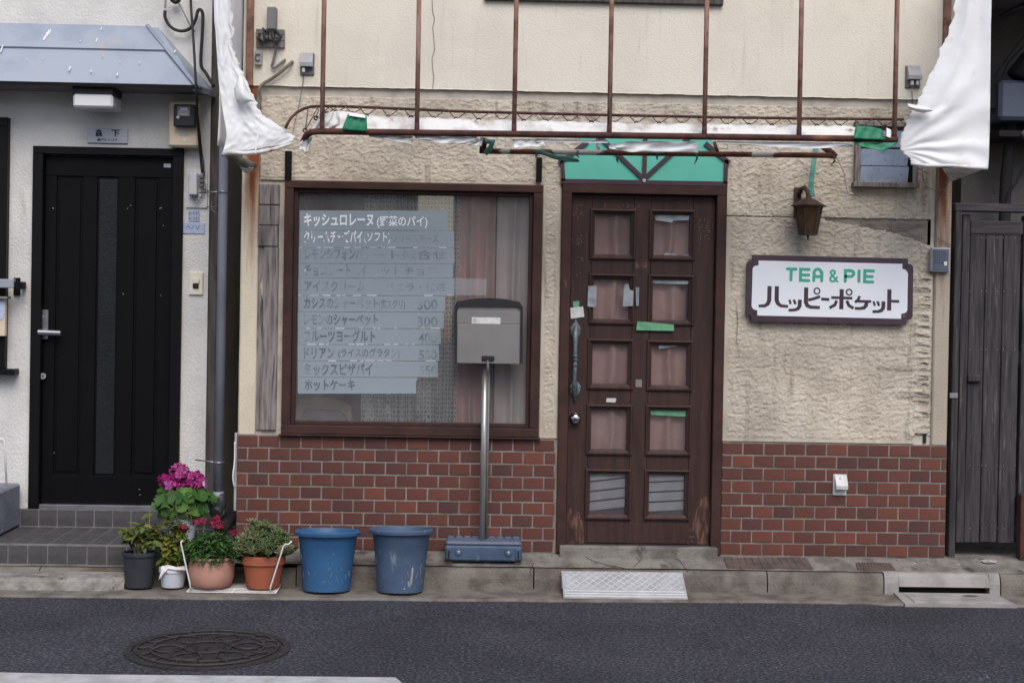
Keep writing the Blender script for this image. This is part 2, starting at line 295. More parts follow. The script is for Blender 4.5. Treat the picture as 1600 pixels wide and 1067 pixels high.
# pillar with a rust run: a real stain that hangs from the awning fixing
def stain_mat(name, base, rustc, x0, width, ztop, zlen, full=False):
    m = mat(name, base, tuple(c * .9 for c in base[:3]) + (1,), rough=.92, ns=3, bump=.0035, bs=95, spec=.2)
    N = m.node_tree.nodes; L = m.node_tree.links; p = N['Principled BSDF']
    src = p.inputs['Base Color'].links[0].from_socket
    tc = N.new('ShaderNodeTexCoord'); sp = N.new('ShaderNodeSeparateXYZ'); L.new(tc.outputs['Object'], sp.inputs[0])
    no = N.new('ShaderNodeTexNoise'); no.inputs['Scale'].default_value = 14; no.inputs['Detail'].default_value = 6
    mp = N.new('ShaderNodeMapping'); mp.inputs['Scale'].default_value = (3, 1, .3); L.new(tc.outputs['Object'], mp.inputs[0]); L.new(mp.outputs[0], no.inputs['Vector'])
    z = N.new('ShaderNodeMapRange'); z.inputs['From Min'].default_value = ztop - zlen; z.inputs['From Max'].default_value = ztop
    L.new(sp.outputs['Z'], z.inputs[0])
    d = N.new('ShaderNodeMath'); d.operation = 'SUBTRACT'; L.new(sp.outputs['X'], d.inputs[0]); d.inputs[1].default_value = x0
    ab = N.new('ShaderNodeMath'); ab.operation = 'ABSOLUTE'; L.new(d.outputs[0], ab.inputs[0])
    xr = N.new('ShaderNodeMapRange'); xr.inputs['From Min'].default_value = width; xr.inputs['From Max'].default_value = 0; L.new(ab.outputs[0], xr.inputs[0])
    m1 = N.new('ShaderNodeMath'); m1.operation = 'MULTIPLY'; L.new(z.outputs[0], m1.inputs[0]); L.new(xr.outputs[0], m1.inputs[1])
    m2 = N.new('ShaderNodeMath'); m2.operation = 'MULTIPLY_ADD'; L.new(no.outputs[0], m2.inputs[0]); m2.inputs[1].default_value = .9; m2.inputs[2].default_value = -.45
    m3 = N.new('ShaderNodeMath'); m3.operation = 'ADD'; L.new(m1.outputs[0], m3.inputs[0]); L.new(m2.outputs[0], m3.inputs[1])
    r = N.new('ShaderNodeMapRange'); r.inputs['From Min'].default_value = .15; r.inputs['From Max'].default_value = .75; L.new(m3.outputs[0], r.inputs[0])
    x = N.new('ShaderNodeMix'); x.data_type = 'RGBA'; L.new(r.outputs[0], x.inputs[0]); L.new(src, x.inputs[6]); x.inputs[7].default_value = rustc
    L.new(x.outputs[2], p.inputs['Base Color'])
    return m

# ------------------------------------------------------------------ mesh building
W = {}
I4 = Matrix.Identity(4)
class MB:
    def __init__(s): s.v = []; s.f = []
    def add(s, vs, fs):
        b = len(s.v); s.v += [tuple(p) for p in vs]; s.f += [tuple(i + b for i in f) for f in fs]; return s
    def box(s, x0, x1, y0, y1, z0, z1, b=0.0):
        lo = (min(x0, x1), min(y0, y1), min(z0, z1)); hi = (max(x0, x1), max(y0, y1), max(z0, z1))
        b = min(b, .45 * min(hi[i] - lo[i] for i in range(3)))
        if b <= 0:
            P = [(x, y, z) for x in (lo[0], hi[0]) for y in (lo[1], hi[1]) for z in (lo[2], hi[2])]
            return s.add(P, [(0, 1, 3, 2), (4, 6, 7, 5), (0, 4, 5, 1), (2, 3, 7, 6), (0, 2, 6, 4), (1, 5, 7, 3)])
        idx = {}; P = []
        for sx in (0, 1):
            for sy in (0, 1):
                for sz in (0, 1):
                    sg = (sx, sy, sz)
                    for a in range(3):
                        q = []
                        for k in range(3):
                            e = hi[k] if sg[k] else lo[k]
                            q.append(e if k == a else (e - b if sg[k] else e + b))
                        idx[(sg, a)] = len(P); P.append(tuple(q))
        F = []
        def sgn(a, va, o1, v1, o2, v2):
            t = [0, 0, 0]; t[a] = va; t[o1] = v1; t[o2] = v2; return tuple(t)
        for a in range(3):
            o1, o2 = (a + 1) % 3, (a + 2) % 3
            for va in (0, 1):
                f = [idx[(sgn(a, va, o1, i, o2, j), a)] for i, j in ((0, 0), (1, 0), (1, 1), (0, 1))]
                F.append(f if va else f[::-1])
        cen = [(lo[k] + hi[k]) / 2 for k in range(3)]
        def orient(f):
            p = [Vector(P[i]) for i in f]; n = (p[1] - p[0]).cross(p[2] - p[0])
            return f if n.dot(sum(p, Vector()) / len(p) - Vector(cen)) > 0 else f[::-1]
        for a in range(3):
            for c in range(a + 1, 3):
                k = 3 - a - c
                for va in (0, 1):
                    for vc in (0, 1):
                        s0 = sgn(a, va, c, vc, k, 0); s1 = sgn(a, va, c, vc, k, 1)
                        F.append(orient([idx[(s0, a)], idx[(s0, c)], idx[(s1, c)], idx[(s1, a)]]))
        for sx in (0, 1):
            for sy in (0, 1):
                for sz in (0, 1):
                    F.append(orient([idx[((sx, sy, sz), a)] for a in range(3)]))
        return s.add(P, F)
    def pbox(s, x0, y0, x1, y1, Yf, Yb, b=0.0):
        cx, cy = (x0 + x1) / 2, (y0 + y1) / 2
        return s.box(ux(x0, cy, Yf), ux(x1, cy, Yf), Yf, Yb, uz(cx, y1, Yf), uz(cx, y0, Yf), b)
    def poly(s, pts, y0, y1):
        """outline [(x,z)] extruded along Y"""
        n = len(pts)
        ar = sum(pts[i][0] * pts[(i + 1) % n][1] - pts[(i + 1) % n][0] * pts[i][1] for i in range(n))
        if ar < 0: pts = pts[::-1]
        P = [(x, y0, z) for x, z in pts] + [(x, y1, z) for x, z in pts]
        F = [tuple(range(n)), tuple(range(2 * n - 1, n - 1, -1))] + [(i, i + n, (i + 1) % n + n, (i + 1) % n) for i in range(n)]
        return s.add(P, F)
    def ppoly(s, pts, Yf, Yb):
        q = [U(a, b, Yf) for a, b in pts]; return s.poly([(p.x, p.z) for p in q], Yf, Yb)
    def xprof(s, prof, x0, x1):
        """profile [(y,z)] extruded along X"""
        n = len(prof)
        P = [(x0, y, z) for y, z in prof] + [(x1, y, z) for y, z in prof]
        F = [tuple(range(n)), tuple(range(2 * n - 1, n - 1, -1))] + [(i, i + n, (i + 1) % n + n, (i + 1) % n) for i in range(n)]
        return s.add(P, F)
    def tube(s, pts, r, n=8, cap=True):
        pts = [Vector(p) for p in pts]; rs = r if isinstance(r, (list, tuple)) else [r] * len(pts)
        P = []; F = []; prev = None
        for i, p in enumerate(pts):
            t = (pts[min(i + 1, len(pts) - 1)] - pts[max(i - 1, 0)])
            if t.length < 1e-9: t = Vector((0, 0, 1))
            t.normalize()
            if prev is None:
                a = Vector((0, 0, 1)) if abs(t.z) < .9 else Vector((1, 0, 0)); u = t.cross(a).normalized()
            else:
                u = prev - t * prev.dot(t); u = u.normalized() if u.length > 1e-6 else t.orthogonal().normalized()
            prev = u; v = t.cross(u)
            for k in range(n):
                an = 2 * math.pi * k / n; P.append(p + (u * math.cos(an) + v * math.sin(an)) * rs[i])
        for i in range(len(pts) - 1):
            for k in range(n):
                F.append((i * n + k, i * n + (k + 1) % n, (i + 1) * n + (k + 1) % n, (i + 1) * n + k))
        if cap:
            F.append(tuple(range(n - 1, -1, -1))); F.append(tuple(range((len(pts) - 1) * n, len(pts) * n)))
        return s.add(P, F)
    def ptube(s, pts, r, n=8): return s.tube([U(a, b, c) for a, b, c in pts], r, n)
    def lathe(s, c, prof, n=32, wob=None):
        P = []; F = []
        for j, (r, z) in enumerate(prof):
            for k in range(n):
                an = 2 * math.pi * k / n; rr = r * (wob(an, j) if wob else 1); P.append((c[0] + rr * math.cos(an), c[1] + rr * math.sin(an), c[2] + z))
        for j in range(len(prof) - 1):
            for k in range(n): F.append((j * n + k, j * n + (k + 1) % n, (j + 1) * n + (k + 1) % n, (j + 1) * n + k))
        F.append(tuple(range(n - 1, -1, -1))); F.append(tuple(range((len(prof) - 1) * n, len(prof) * n)))
        return s.add(P, F)
    def ball(s, c, r, n=10, sq=(1, 1, 1)):
        prof = [(r * math.sin(math.pi * j / n), -r * math.cos(math.pi * j / n)) for j in range(n + 1)]
        prof[0] = (r * .02, -r); prof[-1] = (r * .02, r)
        b = len(s.v); s.lathe((0, 0, 0), prof, n * 2)
        for i in range(b, len(s.v)):
            x, y, z = s.v[i]; s.v[i] = (c[0] + x * sq[0], c[1] + y * sq[1], c[2] + z * sq[2])
        return s
    def grid(s, fn, nu, nv):
        P = [fn(i / nu, j / nv) for j in range(nv + 1) for i in range(nu + 1)]
        F = [(j * (nu + 1) + i, j * (nu + 1) + i + 1, (j + 1) * (nu + 1) + i + 1, (j + 1) * (nu + 1) + i) for j in range(nv) for i in range(nu)]
        return s.add(P, F)
    def ribbon(s, pts, wd, Yf, th=.0015, caps='flat', off=0.0):
        """flat brush stroke through picture points pts (px,py), wd in px, lying on the plane Yf"""
        pv = [Vector((a, b)) for a, b in pts]; L_ = []; Rr = []
        n = len(pv); wds = wd if isinstance(wd, (list, tuple)) else [wd] * n
        for i in range(n):
            d0 = (pv[i] - pv[i - 1]).normalized() if i else None; d1 = (pv[i + 1] - pv[i]).normalized() if i < n - 1 else None
            if d0 is None: d = d1; k = 1
            elif d1 is None: d = d0; k = 1
            else:
                d = (d0 + d1).normalized(); k = 1 / max(.5, d.dot(d0))
            nr = Vector((-d.y, d.x)) * wds[i] / 2 * k; L_.append(pv[i] + nr); Rr.append(pv[i] - nr)
        poly = []
        def capp(c, d, w0):
            base = math.atan2(d.y, d.x)
            return [c + Vector((math.cos(base + a), math.sin(base + a))) * w0 / 2 for a in [math.pi / 2 - math.pi * q / 6 for q in range(1, 6)]]
        poly += L_
        if caps == 'round': poly += capp(pv[-1], (pv[-1] - pv[-2]).normalized(), wds[-1])
        poly += Rr[::-1]
        if caps == 'round': poly += capp(pv[0], (pv[0] - pv[1]).normalized(), wds[0])
        return s.ppoly([(p.x, p.y) for p in poly], Yf - off, Yf - off + th)
    def build(s, name, m, parent=None, smooth=False, sol=0.0, recalc=False, auto=None):
        me = bpy.data.meshes.new(name); me.from_pydata(s.v, [], s.f); me.update()
        if recalc:
            b = bmesh.new(); b.from_mesh(me); bmesh.ops.recalc_face_normals(b, faces=b.faces); b.to_mesh(me); b.free()
        if smooth: me.polygons.foreach_set('use_smooth', [True] * len(me.polygons))
        if auto: me.set_sharp_from_angle(angle=R_(auto))
        me.materials.append(M[m] if isinstance(m, str) else m)
        return link(name, me, parent, sol=sol)
def link(name, me, parent=None, mw=None, sol=0.0):
    o = bpy.data.objects.new(name, me); COL.objects.link(o); W[o] = mw or I4
    if parent is not None:
        o.parent = parent; o.matrix_parent_inverse = W[parent].inverted()
    if mw is not None: o.matrix_basis = mw
    if sol:
        md = o.modifiers.new('thickness', 'SOLIDIFY'); md.thickness = sol; md.offset = 0
    return o
def tag(o, label=None, cat=None, group=None, kind=None):
    for k, v in (('label', label), ('category', cat), ('group', group), ('kind', kind)):
        if v: o[k] = v
    return o
def thing(name, loc, label, cat, group=None):
    o = bpy.data.objects.new(name, None); COL.objects.link(o); o.location = loc; o.empty_display_size = .1
    W[o] = Matrix.Translation(Vector(loc)); return tag(o, label, cat, group)
def text(mb, s, x0, x1, ybase, h, Yf, bold=.0, fit=True):
    """lettering laid on the plane Yf: left/right picture x, baseline y, height in px for one em"""
    c = bpy.data.curves.new('t', 'FONT'); c.body = s; c.size = 1; c.resolution_u = 3; c.offset = bold
    o = bpy.data.objects.new('t', c); COL.objects.link(o)
    dg = bpy.context.evaluated_depsgraph_get(); me = bpy.data.meshes.new_from_object(o.evaluated_get(dg))
    xs = [v.co.x for v in me.vertices]; mn, mx = min(xs), max(xs)
    k = (x1 - x0) / (mx - mn)
    vs = [U(x0 + (v.co.x - mn) * k, ybase - v.co.y * h, Yf) for v in me.vertices]
    mb.add(vs, [tuple(p.vertices) for p in me.polygons])
    bpy.data.objects.remove(o); bpy.data.curves.remove(c); bpy.data.meshes.remove(me)

# ================================================================== SETTING
KZ = .112                      # kerb top in front of the shop
KY = -.235                     # kerb face
# road: one sheet, gently uneven
def road_z(x, y): return 0.004 * float(perlin(x * .9, y * .9, 2)) * (1 if y < -.7 else 0)
mb = MB()
xs = [-60, -20, -8] + [-4 + .16 * i for i in range(51)] + [8, 20, 60]
ys = [-40, -14.5, -9, -6] + [-4 + .14 * i for i in range(26)] + [-.3, 0.0, 6.0, 30.0]
P = [(x, y, road_z(x, y) - .002) for y in ys for x in xs]; nx = len(xs)
F = [(j * nx + i, j * nx + i + 1, (j + 1) * nx + i + 1, (j + 1) * nx + i) for j in range(len(ys) - 1) for i in range(nx - 1)]
mb.add(P, F); tag(mb.build('road', 'asphalt', smooth=True), 'dark grey asphalt road', 'road', kind='structure')

# gutter apron: thin concrete strip whose edge against the asphalt wanders
mb = MB(); top = []; n = 160
for i in range(n + 1):
    x = -6 + 12 * i / n
    e = -.565 + .028 * (x + 1.4) if x > -1.4 else -.565
    if 2.1 < x < 3.1: e = -.50
    e += .016 * float(perlin(x * 3, .5, 1)) + .012 * float(perlin(x * 14, 3.1, 1))
    top.append((x, e))
P = []; F = []
for x, e in top: P += [(x, e, -.006), (x, e + .01, .011), (x, KY + .05, .003)]
for i in range(n): F += [(3 * i, 3 * i + 3, 3 * i + 4, 3 * i + 1), (3 * i + 1, 3 * i + 4, 3 * i + 5, 3 * i + 2)]
mb.add(P, F); gut = tag(mb.build('gutter', 'kerb', recalc=False), 'stained concrete gutter strip along the kerb', 'gutter', kind='structure')

# kerb: separate stones
kerb = bpy.data.objects.new('kerb', None); COL.objects.link(kerb); W[kerb] = I4
tag(kerb, 'row of weathered concrete kerb stones', 'kerb', kind='structure')
def kprof(z, y=KY):
    return [(y + .2, -.05), (y - .012, -.05), (y - .006, z * .55), (y + .002, z - .022), (y + .009, z - .009), (y + .022, z - .002), (y + .045, z), (y + .2, z + .0)]
def px2x(px, py=905): return ux(px, py, KY)
for a, b, z, m in ((-900, -260, .085, 'kerb'), (-257, 60, .085, 'kerb'), (62, 205, .085, 'kerb'), (207, 462, .095, 'kerb'), (464, 833, KZ, 'kerb'), (835, 1198, KZ, 'kerb'),
                   (1200, 1380, KZ, 'kerb'), (1564, 1790, KZ + .004, 'kerb'), (1792, 2200, KZ, 'kerb')):
    k = MB().xprof(kprof(z), px2x(a), px2x(b)); k.build('kerb_stone', m, kerb, recalc=True)
# pavement strip behind the kerb, rising to the walls
mb = MB()
def pave(u, v):
    x = -6 + 12 * u; y = KY + .04 + (2.6 - KY - .04) * (v ** 2.2)
    base = .092 if x < -1.42 else KZ + (0.166 - KZ) * min(1, (y - KY) / (-KY))
    if -1.5 < x < -1.42: base = .092 + (x + 1.5) / .08 * .02
    return (x, y, base + .0035 * float(perlin(x * 5, y * 5, 4)) - .003)
mb.grid(pave, 150, 22); mb.build('pavement', 'concrete', smooth=True)
tag(bpy.data.objects['pavement'], 'cracked narrow concrete pavement before the shop', 'pavement', kind='structure')
pv = bpy.data.objects['pavement']
for pts in ([(905, 868), (925, 877), (945, 880), (985, 884)], [(985, 868), (1000, 874), (990, 882)], [(1040, 870), (1062, 878), (1075, 886)], [(834, 878), (828, 884), (834, 890)], [(1330, 872), (1360, 878), (1420, 879)]):
    m_ = MB()
    q = [G(a, b, .150 if b < 876 else .135) for a, b in pts]
    m_.tube([Vector((p.x, p.y, KZ + (0.166 - KZ) * min(1, (p.y - KY) / (-KY)) - .0005)) for p in q], .0015, 4); m_.build('crack', 'dustyblack', pv)

# storm drain inlet in the kerb
din = thing('storm_drain', U(1480, 925, KY), 'pale concrete kerb inlet with dark slot beside the wooden gate', 'drain')
xa, xb = px2x(1382), px2x(1562); xs0, xs1 = px2x(1404, 924), px2x(1545, 924)
k = MB().xprof([(KY + .2, .048), (KY - .012, .048), (KY - .006, .075), (KY + .004, KZ - .012), (KY + .02, KZ + .004), (KY + .05, KZ + .008), (KY + .2, KZ + .008)], xs0, xs1)
k.xprof(kprof(KZ + .008), xa, xs0 - .0015); k.xprof(kprof(KZ + .008), xs1 + .0015, xb); k.build('inlet_stone', 'kerbnew', din, recalc=True)
MB().box(xs0, xs1, KY + .06, KY + .19, -.04, .047).build('opening', 'dustyblack', din)
q = [G(1395, 922, .012), G(1556, 924, .012), G(1592, 944, .012), G(1425, 941, .012)]
y0_ = -.52
k = MB()
zt = .013
k.add([(xs0 - .03, KY - .012, zt + .004), (xs1 + .03, KY - .012, zt + .004), (xs1 + .05, y0_, zt), (xs0 - .05, y0_, zt), (xs0 - .03, KY - .012, -.02), (xs1 + .03, KY - .012, -.02), (xs1 + .05, y0_, -.02), (xs0 - .05, y0_, -.02)],
      [(3, 2, 1, 0), (4, 5, 6, 7), (0, 4, 7, 3), (1, 2, 6, 5), (2, 3, 7, 6), (0, 1, 5, 4)]); k.build('apron_frame', 'kerbnew', din, recalc=True)
k = MB().box(xs0 + .01, xs1 - .01, y0_ + .035, KY - .03, zt - .004, zt + .007, .003); k.build('lid', 'kerbnew', din)
k = MB().ball((xs0 + .36, -.33, zt + .006), .05, 6, (1, .5, .06)); k.build('stain', 'rustplate', din)

# rusty cover plates let into the pavement
def plate(name, pts, label, m):
    vs = [G(a, b, .142) for a, b in pts]
    def zz(p): return KZ + (0.166 - KZ) * min(1, (p.y - KY) / (-KY)) + .003
    t = thing(name, vs[0], label, 'cover plate', 'cover plates in the pavement')
    k = MB(); vs = [Vector((p.x, max(p.y, KY + .055), 0)) for p in vs]; b = [Vector((p.x, p.y, zz(p) + .001)) for p in vs]; d = [v - Vector((0, 0, .03)) for v in b]
    k.add(b + d, [(3, 2, 1, 0), (4, 5, 6, 7), (0, 1, 5, 4), (1, 2, 6, 5), (2, 3, 7, 6), (3, 0, 4, 7)]); k.build('plate', m, t, recalc=True)
    k = MB()
    for i in range(1, 12):
        f = i / 12; a_ = b[0].lerp(b[1], f); c_ = b[3].lerp(b[2], f); k.tube([a_ + Vector((0, -.004, .001)), c_ + Vector((0, .004, .001))], .0022, 4)
    k.build('tread_rib', m, t)
plate('cover_plate', [(1131, 875), (1258, 876), (1273, 886), (1140, 886)], 'wide ribbed rusty plate in pavement beside the shop door', 'rustplate')
plate('cover_plate', [(1337, 880), (1392, 881), (1403, 888), (1345, 888)], 'small rusty plate in pavement near the drain inlet', 'rustplate')

# pieces of rubble under the gate
for i, (px, py, s_) in enumerate(((1545, 879, .035), (1428, 882, .01), (1450, 880, .008), (1497, 884, .012), (1525, 876, .01), (1440, 873, .009))):
    p = G(px, py, .15); k = MB().ball((p.x, p.y, .158), s_, 5, (1.2, .7, .3))
    k.v = [(x + random.uniform(-.2, .2) * s_, y + random.uniform(-.2, .2) * s_, z) for x, y, z in k.v]
    o = k.build('rubble_stone', 'pebble'); lab = ['largest flat pale rubble flake before the gate', 'small pale stone chip by the corner of the brick base', 'second stone chip by the brick corner', 'stone chip behind the drain inlet', 'stone chip right under the gate boards', 'stone chip close against the brick base'][i]
    tag(o, lab, 'stone', 'rubble before the gate')

k = MB(); rl_ = random.Random(12)
for i in range(170):
    x = rl_.uniform(-1.25, 2.9); y = -.02 - abs(rl_.gauss(0, .05)) if rl_.random() < .7 else rl_.uniform(KY + .05, -.03)
    if .45 < x < 1.4 and y > -.07: y = -.075
    z = KZ + (0.166 - KZ) * min(1, (y - KY) / (-KY)) + .001; r_ = rl_.uniform(.0015, .005); a_ = rl_.uniform(0, 3.1)
    k.add([(x + r_ * 1.6 * math.cos(a_), y + r_ * math.sin(a_), z), (x - r_ * math.sin(a_), y + r_ * math.cos(a_), z + r_ * .3), (x - r_ * 1.4 * math.cos(a_), y - r_ * math.sin(a_), z), (x, y, z + r_ * .7)], [(0, 1, 3), (1, 2, 3), (2, 0, 3)])
tag(k.build('litter', 'rustplate'), 'crumbs of dirt and dry leaf along the wall foot', 'litter', kind='stuff')

# painted line end on the road
k = MB(); pts = [(-200, 1044), (0, 1050), (140, 1053), (420, 1056), (618, 1058), (629, 1067), (634, 1110), (-200, 1110)]
vs = [G(a, b, .004) for a, b in pts]; k.add([Vector((v.x, v.y, .0045 + .004 * float(perlin(v.x * .9, v.y * .9, 2)))) for v in vs], [tuple(range(len(vs)))[::-1]])
tag(k.build('road_marking', 'whiteline'), 'worn white painted line on the asphalt', 'road marking', kind='structure')

# manhole cover
c = G(325, 1013.5, 0); man = thing('manhole_cover', (c.x, c.y, 0), 'round dark cast iron manhole cover in the road', 'manhole cover')
RR = .362
MB().lathe((c.x, c.y, 0), [(RR, -.03), (RR, .005), (RR - .004, .007), (RR - .03, .007), (RR - .032, .003), (RR - .032, -.03)], 72).build('frame', 'iron', man, smooth=True, auto=30)
MB().lathe((c.x, c.y, 0), [(RR - .036, -.03), (RR - .036, .003), (RR - .038, .0045), (.01, .0045)], 72).build('lid', 'iron', man, smooth=True, auto=30)
k = MB()
for r0 in (RR - .052, RR - .115, .1):
    k.tube([(c.x + r0 * math.cos(a), c.y + r0 * math.sin(a), .009) for a in [2 * math.pi * i / 64 for i in range(65)]], .006, 5, False)
for i in range(16):     # scalloped flower-like ornament between the rings
    a = 2 * math.pi * i / 16
    k.tube([(c.x + r_ * math.cos(a + d), c.y + r_ * math.sin(a + d), .009) for r_, d in ((RR - .115, 0), (RR - .095, .08), (RR - .07, .12), (RR - .052, .0))], .005, 5)
for i in range(6):
    a = 2 * math.pi * i / 6 + .2
    for sgn in (-1, 1):
        k.tube([(c.x + r_ * math.cos(a + sgn * d), c.y + r_ * math.sin(a + sgn * d), .009) for r_, d in ((.1, 0), (.14, .28), (.18, .36), (.215, .25), (.245, 0))], .005, 5)
k.build('relief_pattern', 'ironworn', man, smooth=True)
k = MB()
for i in range(150):
    a = random.uniform(0, 6.28); r_ = RR * .62 * math.sqrt(random.random()); k.box(c.x + r_ * math.cos(a) - .006, c.x + r_ * math.cos(a) + .006, c.y + r_ * math.sin(a) - .006, c.y + r_ * math.sin(a) + .006, .004, .0085)
o = k.build('stud', 'iron', man); o['kind'] = 'stuff'
MB().box(c.x - .02, c.x + .02, c.y - .255, c.y - .235, .003, .0075).build('key_slot', 'dustyblack', man)

# ================================================================== SHOP BUILDING
XL, XR = -1.315, 2.648
ZB, ZT = .163, .796            # brick base
WX0, WX1, WZ0, WZ1 = -1.075, .352, .806, 2.207   # window frame
DX0, DX1, DZ0, DZ1 = .461, 1.381, .17, 2.229     # door frame
ZS = 2.727                     # lip of the smooth upper wall
shop = thing('cafe_building', (0.66, 0, .165), 'cream stucco shop with red brick base, brown window and glazed brown door', 'building')

# core walls
k = MB()
for x0, x1, z0, z1 in ((XL + .004, WX0 + .03, .05, 6), (WX0 + .03, WX1 - .03, .05, WZ0 + .02), (WX0 + .03, DX0 + .02, WZ1 - .02, 6), (WX1 - .03, DX0 + .02, .05, WZ1 - .02),
                       (DX0 + .02, DX1 - .02, DZ1 - .02, 6), (DX1 - .02, XR - .004, .05, 6)):
    k.box(x0, x1, .012, .11, z0, z1)
k.box(XL + .004, XL + .11, .11, 5, .05, 6); k.box(XR - .11, XR - .004, .11, 5, .05, 6); k.box(XL + .11, XR - .11, 4.9, 5, .05, 6)
k.build('core_wall', 'trim_cream', shop)
k = MB().xprof([(-.45, 5.9), (-.45, 6.0), (2.5, 7.2), (5.4, 6.0), (5.4, 5.9), (2.5, 7.1)], XL - .1, XR + .1); k.build('roof', 'roof', shop, recalc=True)
k = MB().box(XL + .11, XR - .11, .11, 3.2, .16, .19); k.box(XL + .11, XR - .11, .11, 3.2, 2.62, 2.66); k.box(XL + .11, XR - .11, 3.15, 3.2, .19, 2.62)
k.box(.38, .43, .11, 3.15, .19, 2.62); k.build('room_lining', 'room', shop)

# smooth upper wall with a drip lip
def uppw(u, v):
    x = XL + (XR - XL) * u; z = ZS + .006 + (3.6 - ZS - .006) * v
    return (x, -.02 + .0016 * float(perlin(x * 3, z * 3, 5)), z)
k = MB().grid(uppw, 60, 14); k.build('upper_wall', 'cream', shop, smooth=True)
k = MB().box(XL, XR, -.0195, .012, 3.6, 5.9); k.build('upper_wall', 'cream', shop)
k = MB()
def lip(u, v):
    x = XL + (XR - XL) * u; j = .004 * float(perlin(x * 9, 1.3, 6)) + .003 * float(perlin(x * 31, 2.3, 6))
    return [(x, -.02, ZS + .0065), (x, -.0215, ZS + j), (x, .012, ZS + j)][int(round(v * 2))]
k.grid(lip, 200, 2); k.build('drip_lip', 'cream', shop)
MB().box(XL + .09, XR - .13, .001, .0115, ZS - .055, ZS - .001).build('border_strip', 'trim_cream', shop)
k = MB()
cr = [(675, 0), (676, 18), (679, 30), (676, 45), (678, 60), (679, 78), (675, 92), (676, 108), (678, 120), (676, 139)]
k.ribbon(cr, 1.0, -.0235, .002); k.build('crack', 'greywood', shop)
# upper floor sill at the very top of the picture
k = MB().pbox(757, -30, 1131, 4, -.05, 0, .004); k.build('upper_sill', 'darkpost', shop)
k = MB().box(ux(765, -40), ux(1122, -40), -.045, -.02, uz(940, -30) + .01, uz(940, -30) + 1.0, .004); k.build('upper_shutter', 'greybox', shop)

# rough trowelled stucco panels, real relief
def stucco(x0, x1, z0, z1, res=.0046, margin=.03, cut=None, seed=0, name='stucco_panel', y=0.0, amp=1.0, m='stucco', marg=(1, 1, 1, 1)):
    nx_ = max(2, int((x1 - x0) / res)); nz_ = max(2, int((z1 - z0) / res))
    X, Z = np.meshgrid(np.linspace(x0, x1, nx_ + 1), np.linspace(z0, z1, nz_ + 1))
    wx = perlin(X * 9, Z * 9, 11 + seed) * 1.1; wz = perlin(X * 9, Z * 9, 12 + seed) * 1.1
    n1 = perlin(X * 19 + wx, Z * 36 + wz * 1.3, 13 + seed); n2 = perlin(X * 36 + wz * 1.6, Z * 60 + wx, 14 + seed); n3 = perlin(X * 5, Z * 5, 15 + seed)
    n4 = perlin(X * 80, Z * 100, 16 + seed)
    h = .0034 * sstep(.0, .05, n1 + .35 * n4) * (1 - .5 * sstep(.08, .3, n1)) + .0019 * sstep(.06, .11, n2 - .3 * n3 + .15 * n4) + .0015 * np.maximum(0, n1) + .0016 * n4 + .003 * n3
    mk = np.ones_like(X)
    if margin:
        big = 9.
        d = np.minimum(np.minimum((X - x0) if marg[0] else big, (x1 - X) if marg[1] else big), np.minimum((Z - z0) if marg[2] else big, (z1 - Z) if marg[3] else big))
        mk = sstep(margin * .7, margin * 1.15, d + .006 * n1)
    Y = y - (h * amp) * mk
    keep = np.ones(((nz_), (nx_)), bool)
    if cut is not None: keep = cut(X[:-1, :-1], Z[:-1, :-1], n1[:-1, :-1], n2[:-1, :-1])
    vid = np.arange((nx_ + 1) * (nz_ + 1)).reshape(nz_ + 1, nx_ + 1)
    q = np.stack([vid[:-1, :-1], vid[:-1, 1:], vid[1:, 1:], vid[1:, :-1]], -1)[keep]
    used = np.unique(q); remap = -np.ones(vid.size, int); remap[used] = np.arange(len(used))
    V = np.stack([X.ravel(), Y.ravel(), Z.ravel()], -1)[used]
    b = MB(); b.v = [tuple(p) for p in V.tolist()]; b.f = [tuple(f) for f in remap[q].tolist()]
    o = b.build(name, m, shop, smooth=True)
    md = o.modifiers.new('thickness', 'SOLIDIFY'); md.thickness = .011; md.offset = -1 if True else 1
    return o
ZJ = uz(1300, 341)             # joint on the right-hand wall
stucco(XL + .1, DX0 - .001, WZ1 + .002, ZS - .05, seed=1, margin=.018, marg=(0, 0, 1, 0))
stucco(DX0, DX1, 2.245, ZS - .05, seed=2, margin=0)
stucco(DX1 + .001, XR - .115, ZJ + .003, ZS - .05, seed=3, margin=.022, marg=(1, 1, 0, 0))
# lower right panel: its top right has slumped and the right edge has broken away
wa, wb_, wc = U(1288, 345), U(1400, 366), U(1455, 386)
def cutB(X, Z, n1, n2):
    top_ = np.where(X < wa.x, 9., np.where(X < wb_.x, wa.z + (wb_.z - wa.z) * (X - wa.x) / (wb_.x - wa.x), wb_.z + (wc.z - wb_.z) * (X - wb_.x) / (wc.x - wb_.x)))
    e = uz(1440, 420)
    right = ux(1455, 500) + .012 * n1 - .004
    notch = (X > ux(1428, 690)) & (Z < uz(1440, 678))
    return (Z < top_ + .008 * n2) & (X < right) & (~notch)
stucco(DX1 + .001, XR - .10, ZT + .004, ZJ - .003, seed=4, margin=.03, cut=cutB, marg=(1, 0, 1, 0))
stucco(WX1 + .004, DX0 - .004, ZT + .004, WZ1 + .002, seed=5, margin=.024, marg=(1, 1, 1, 0), amp=.9)
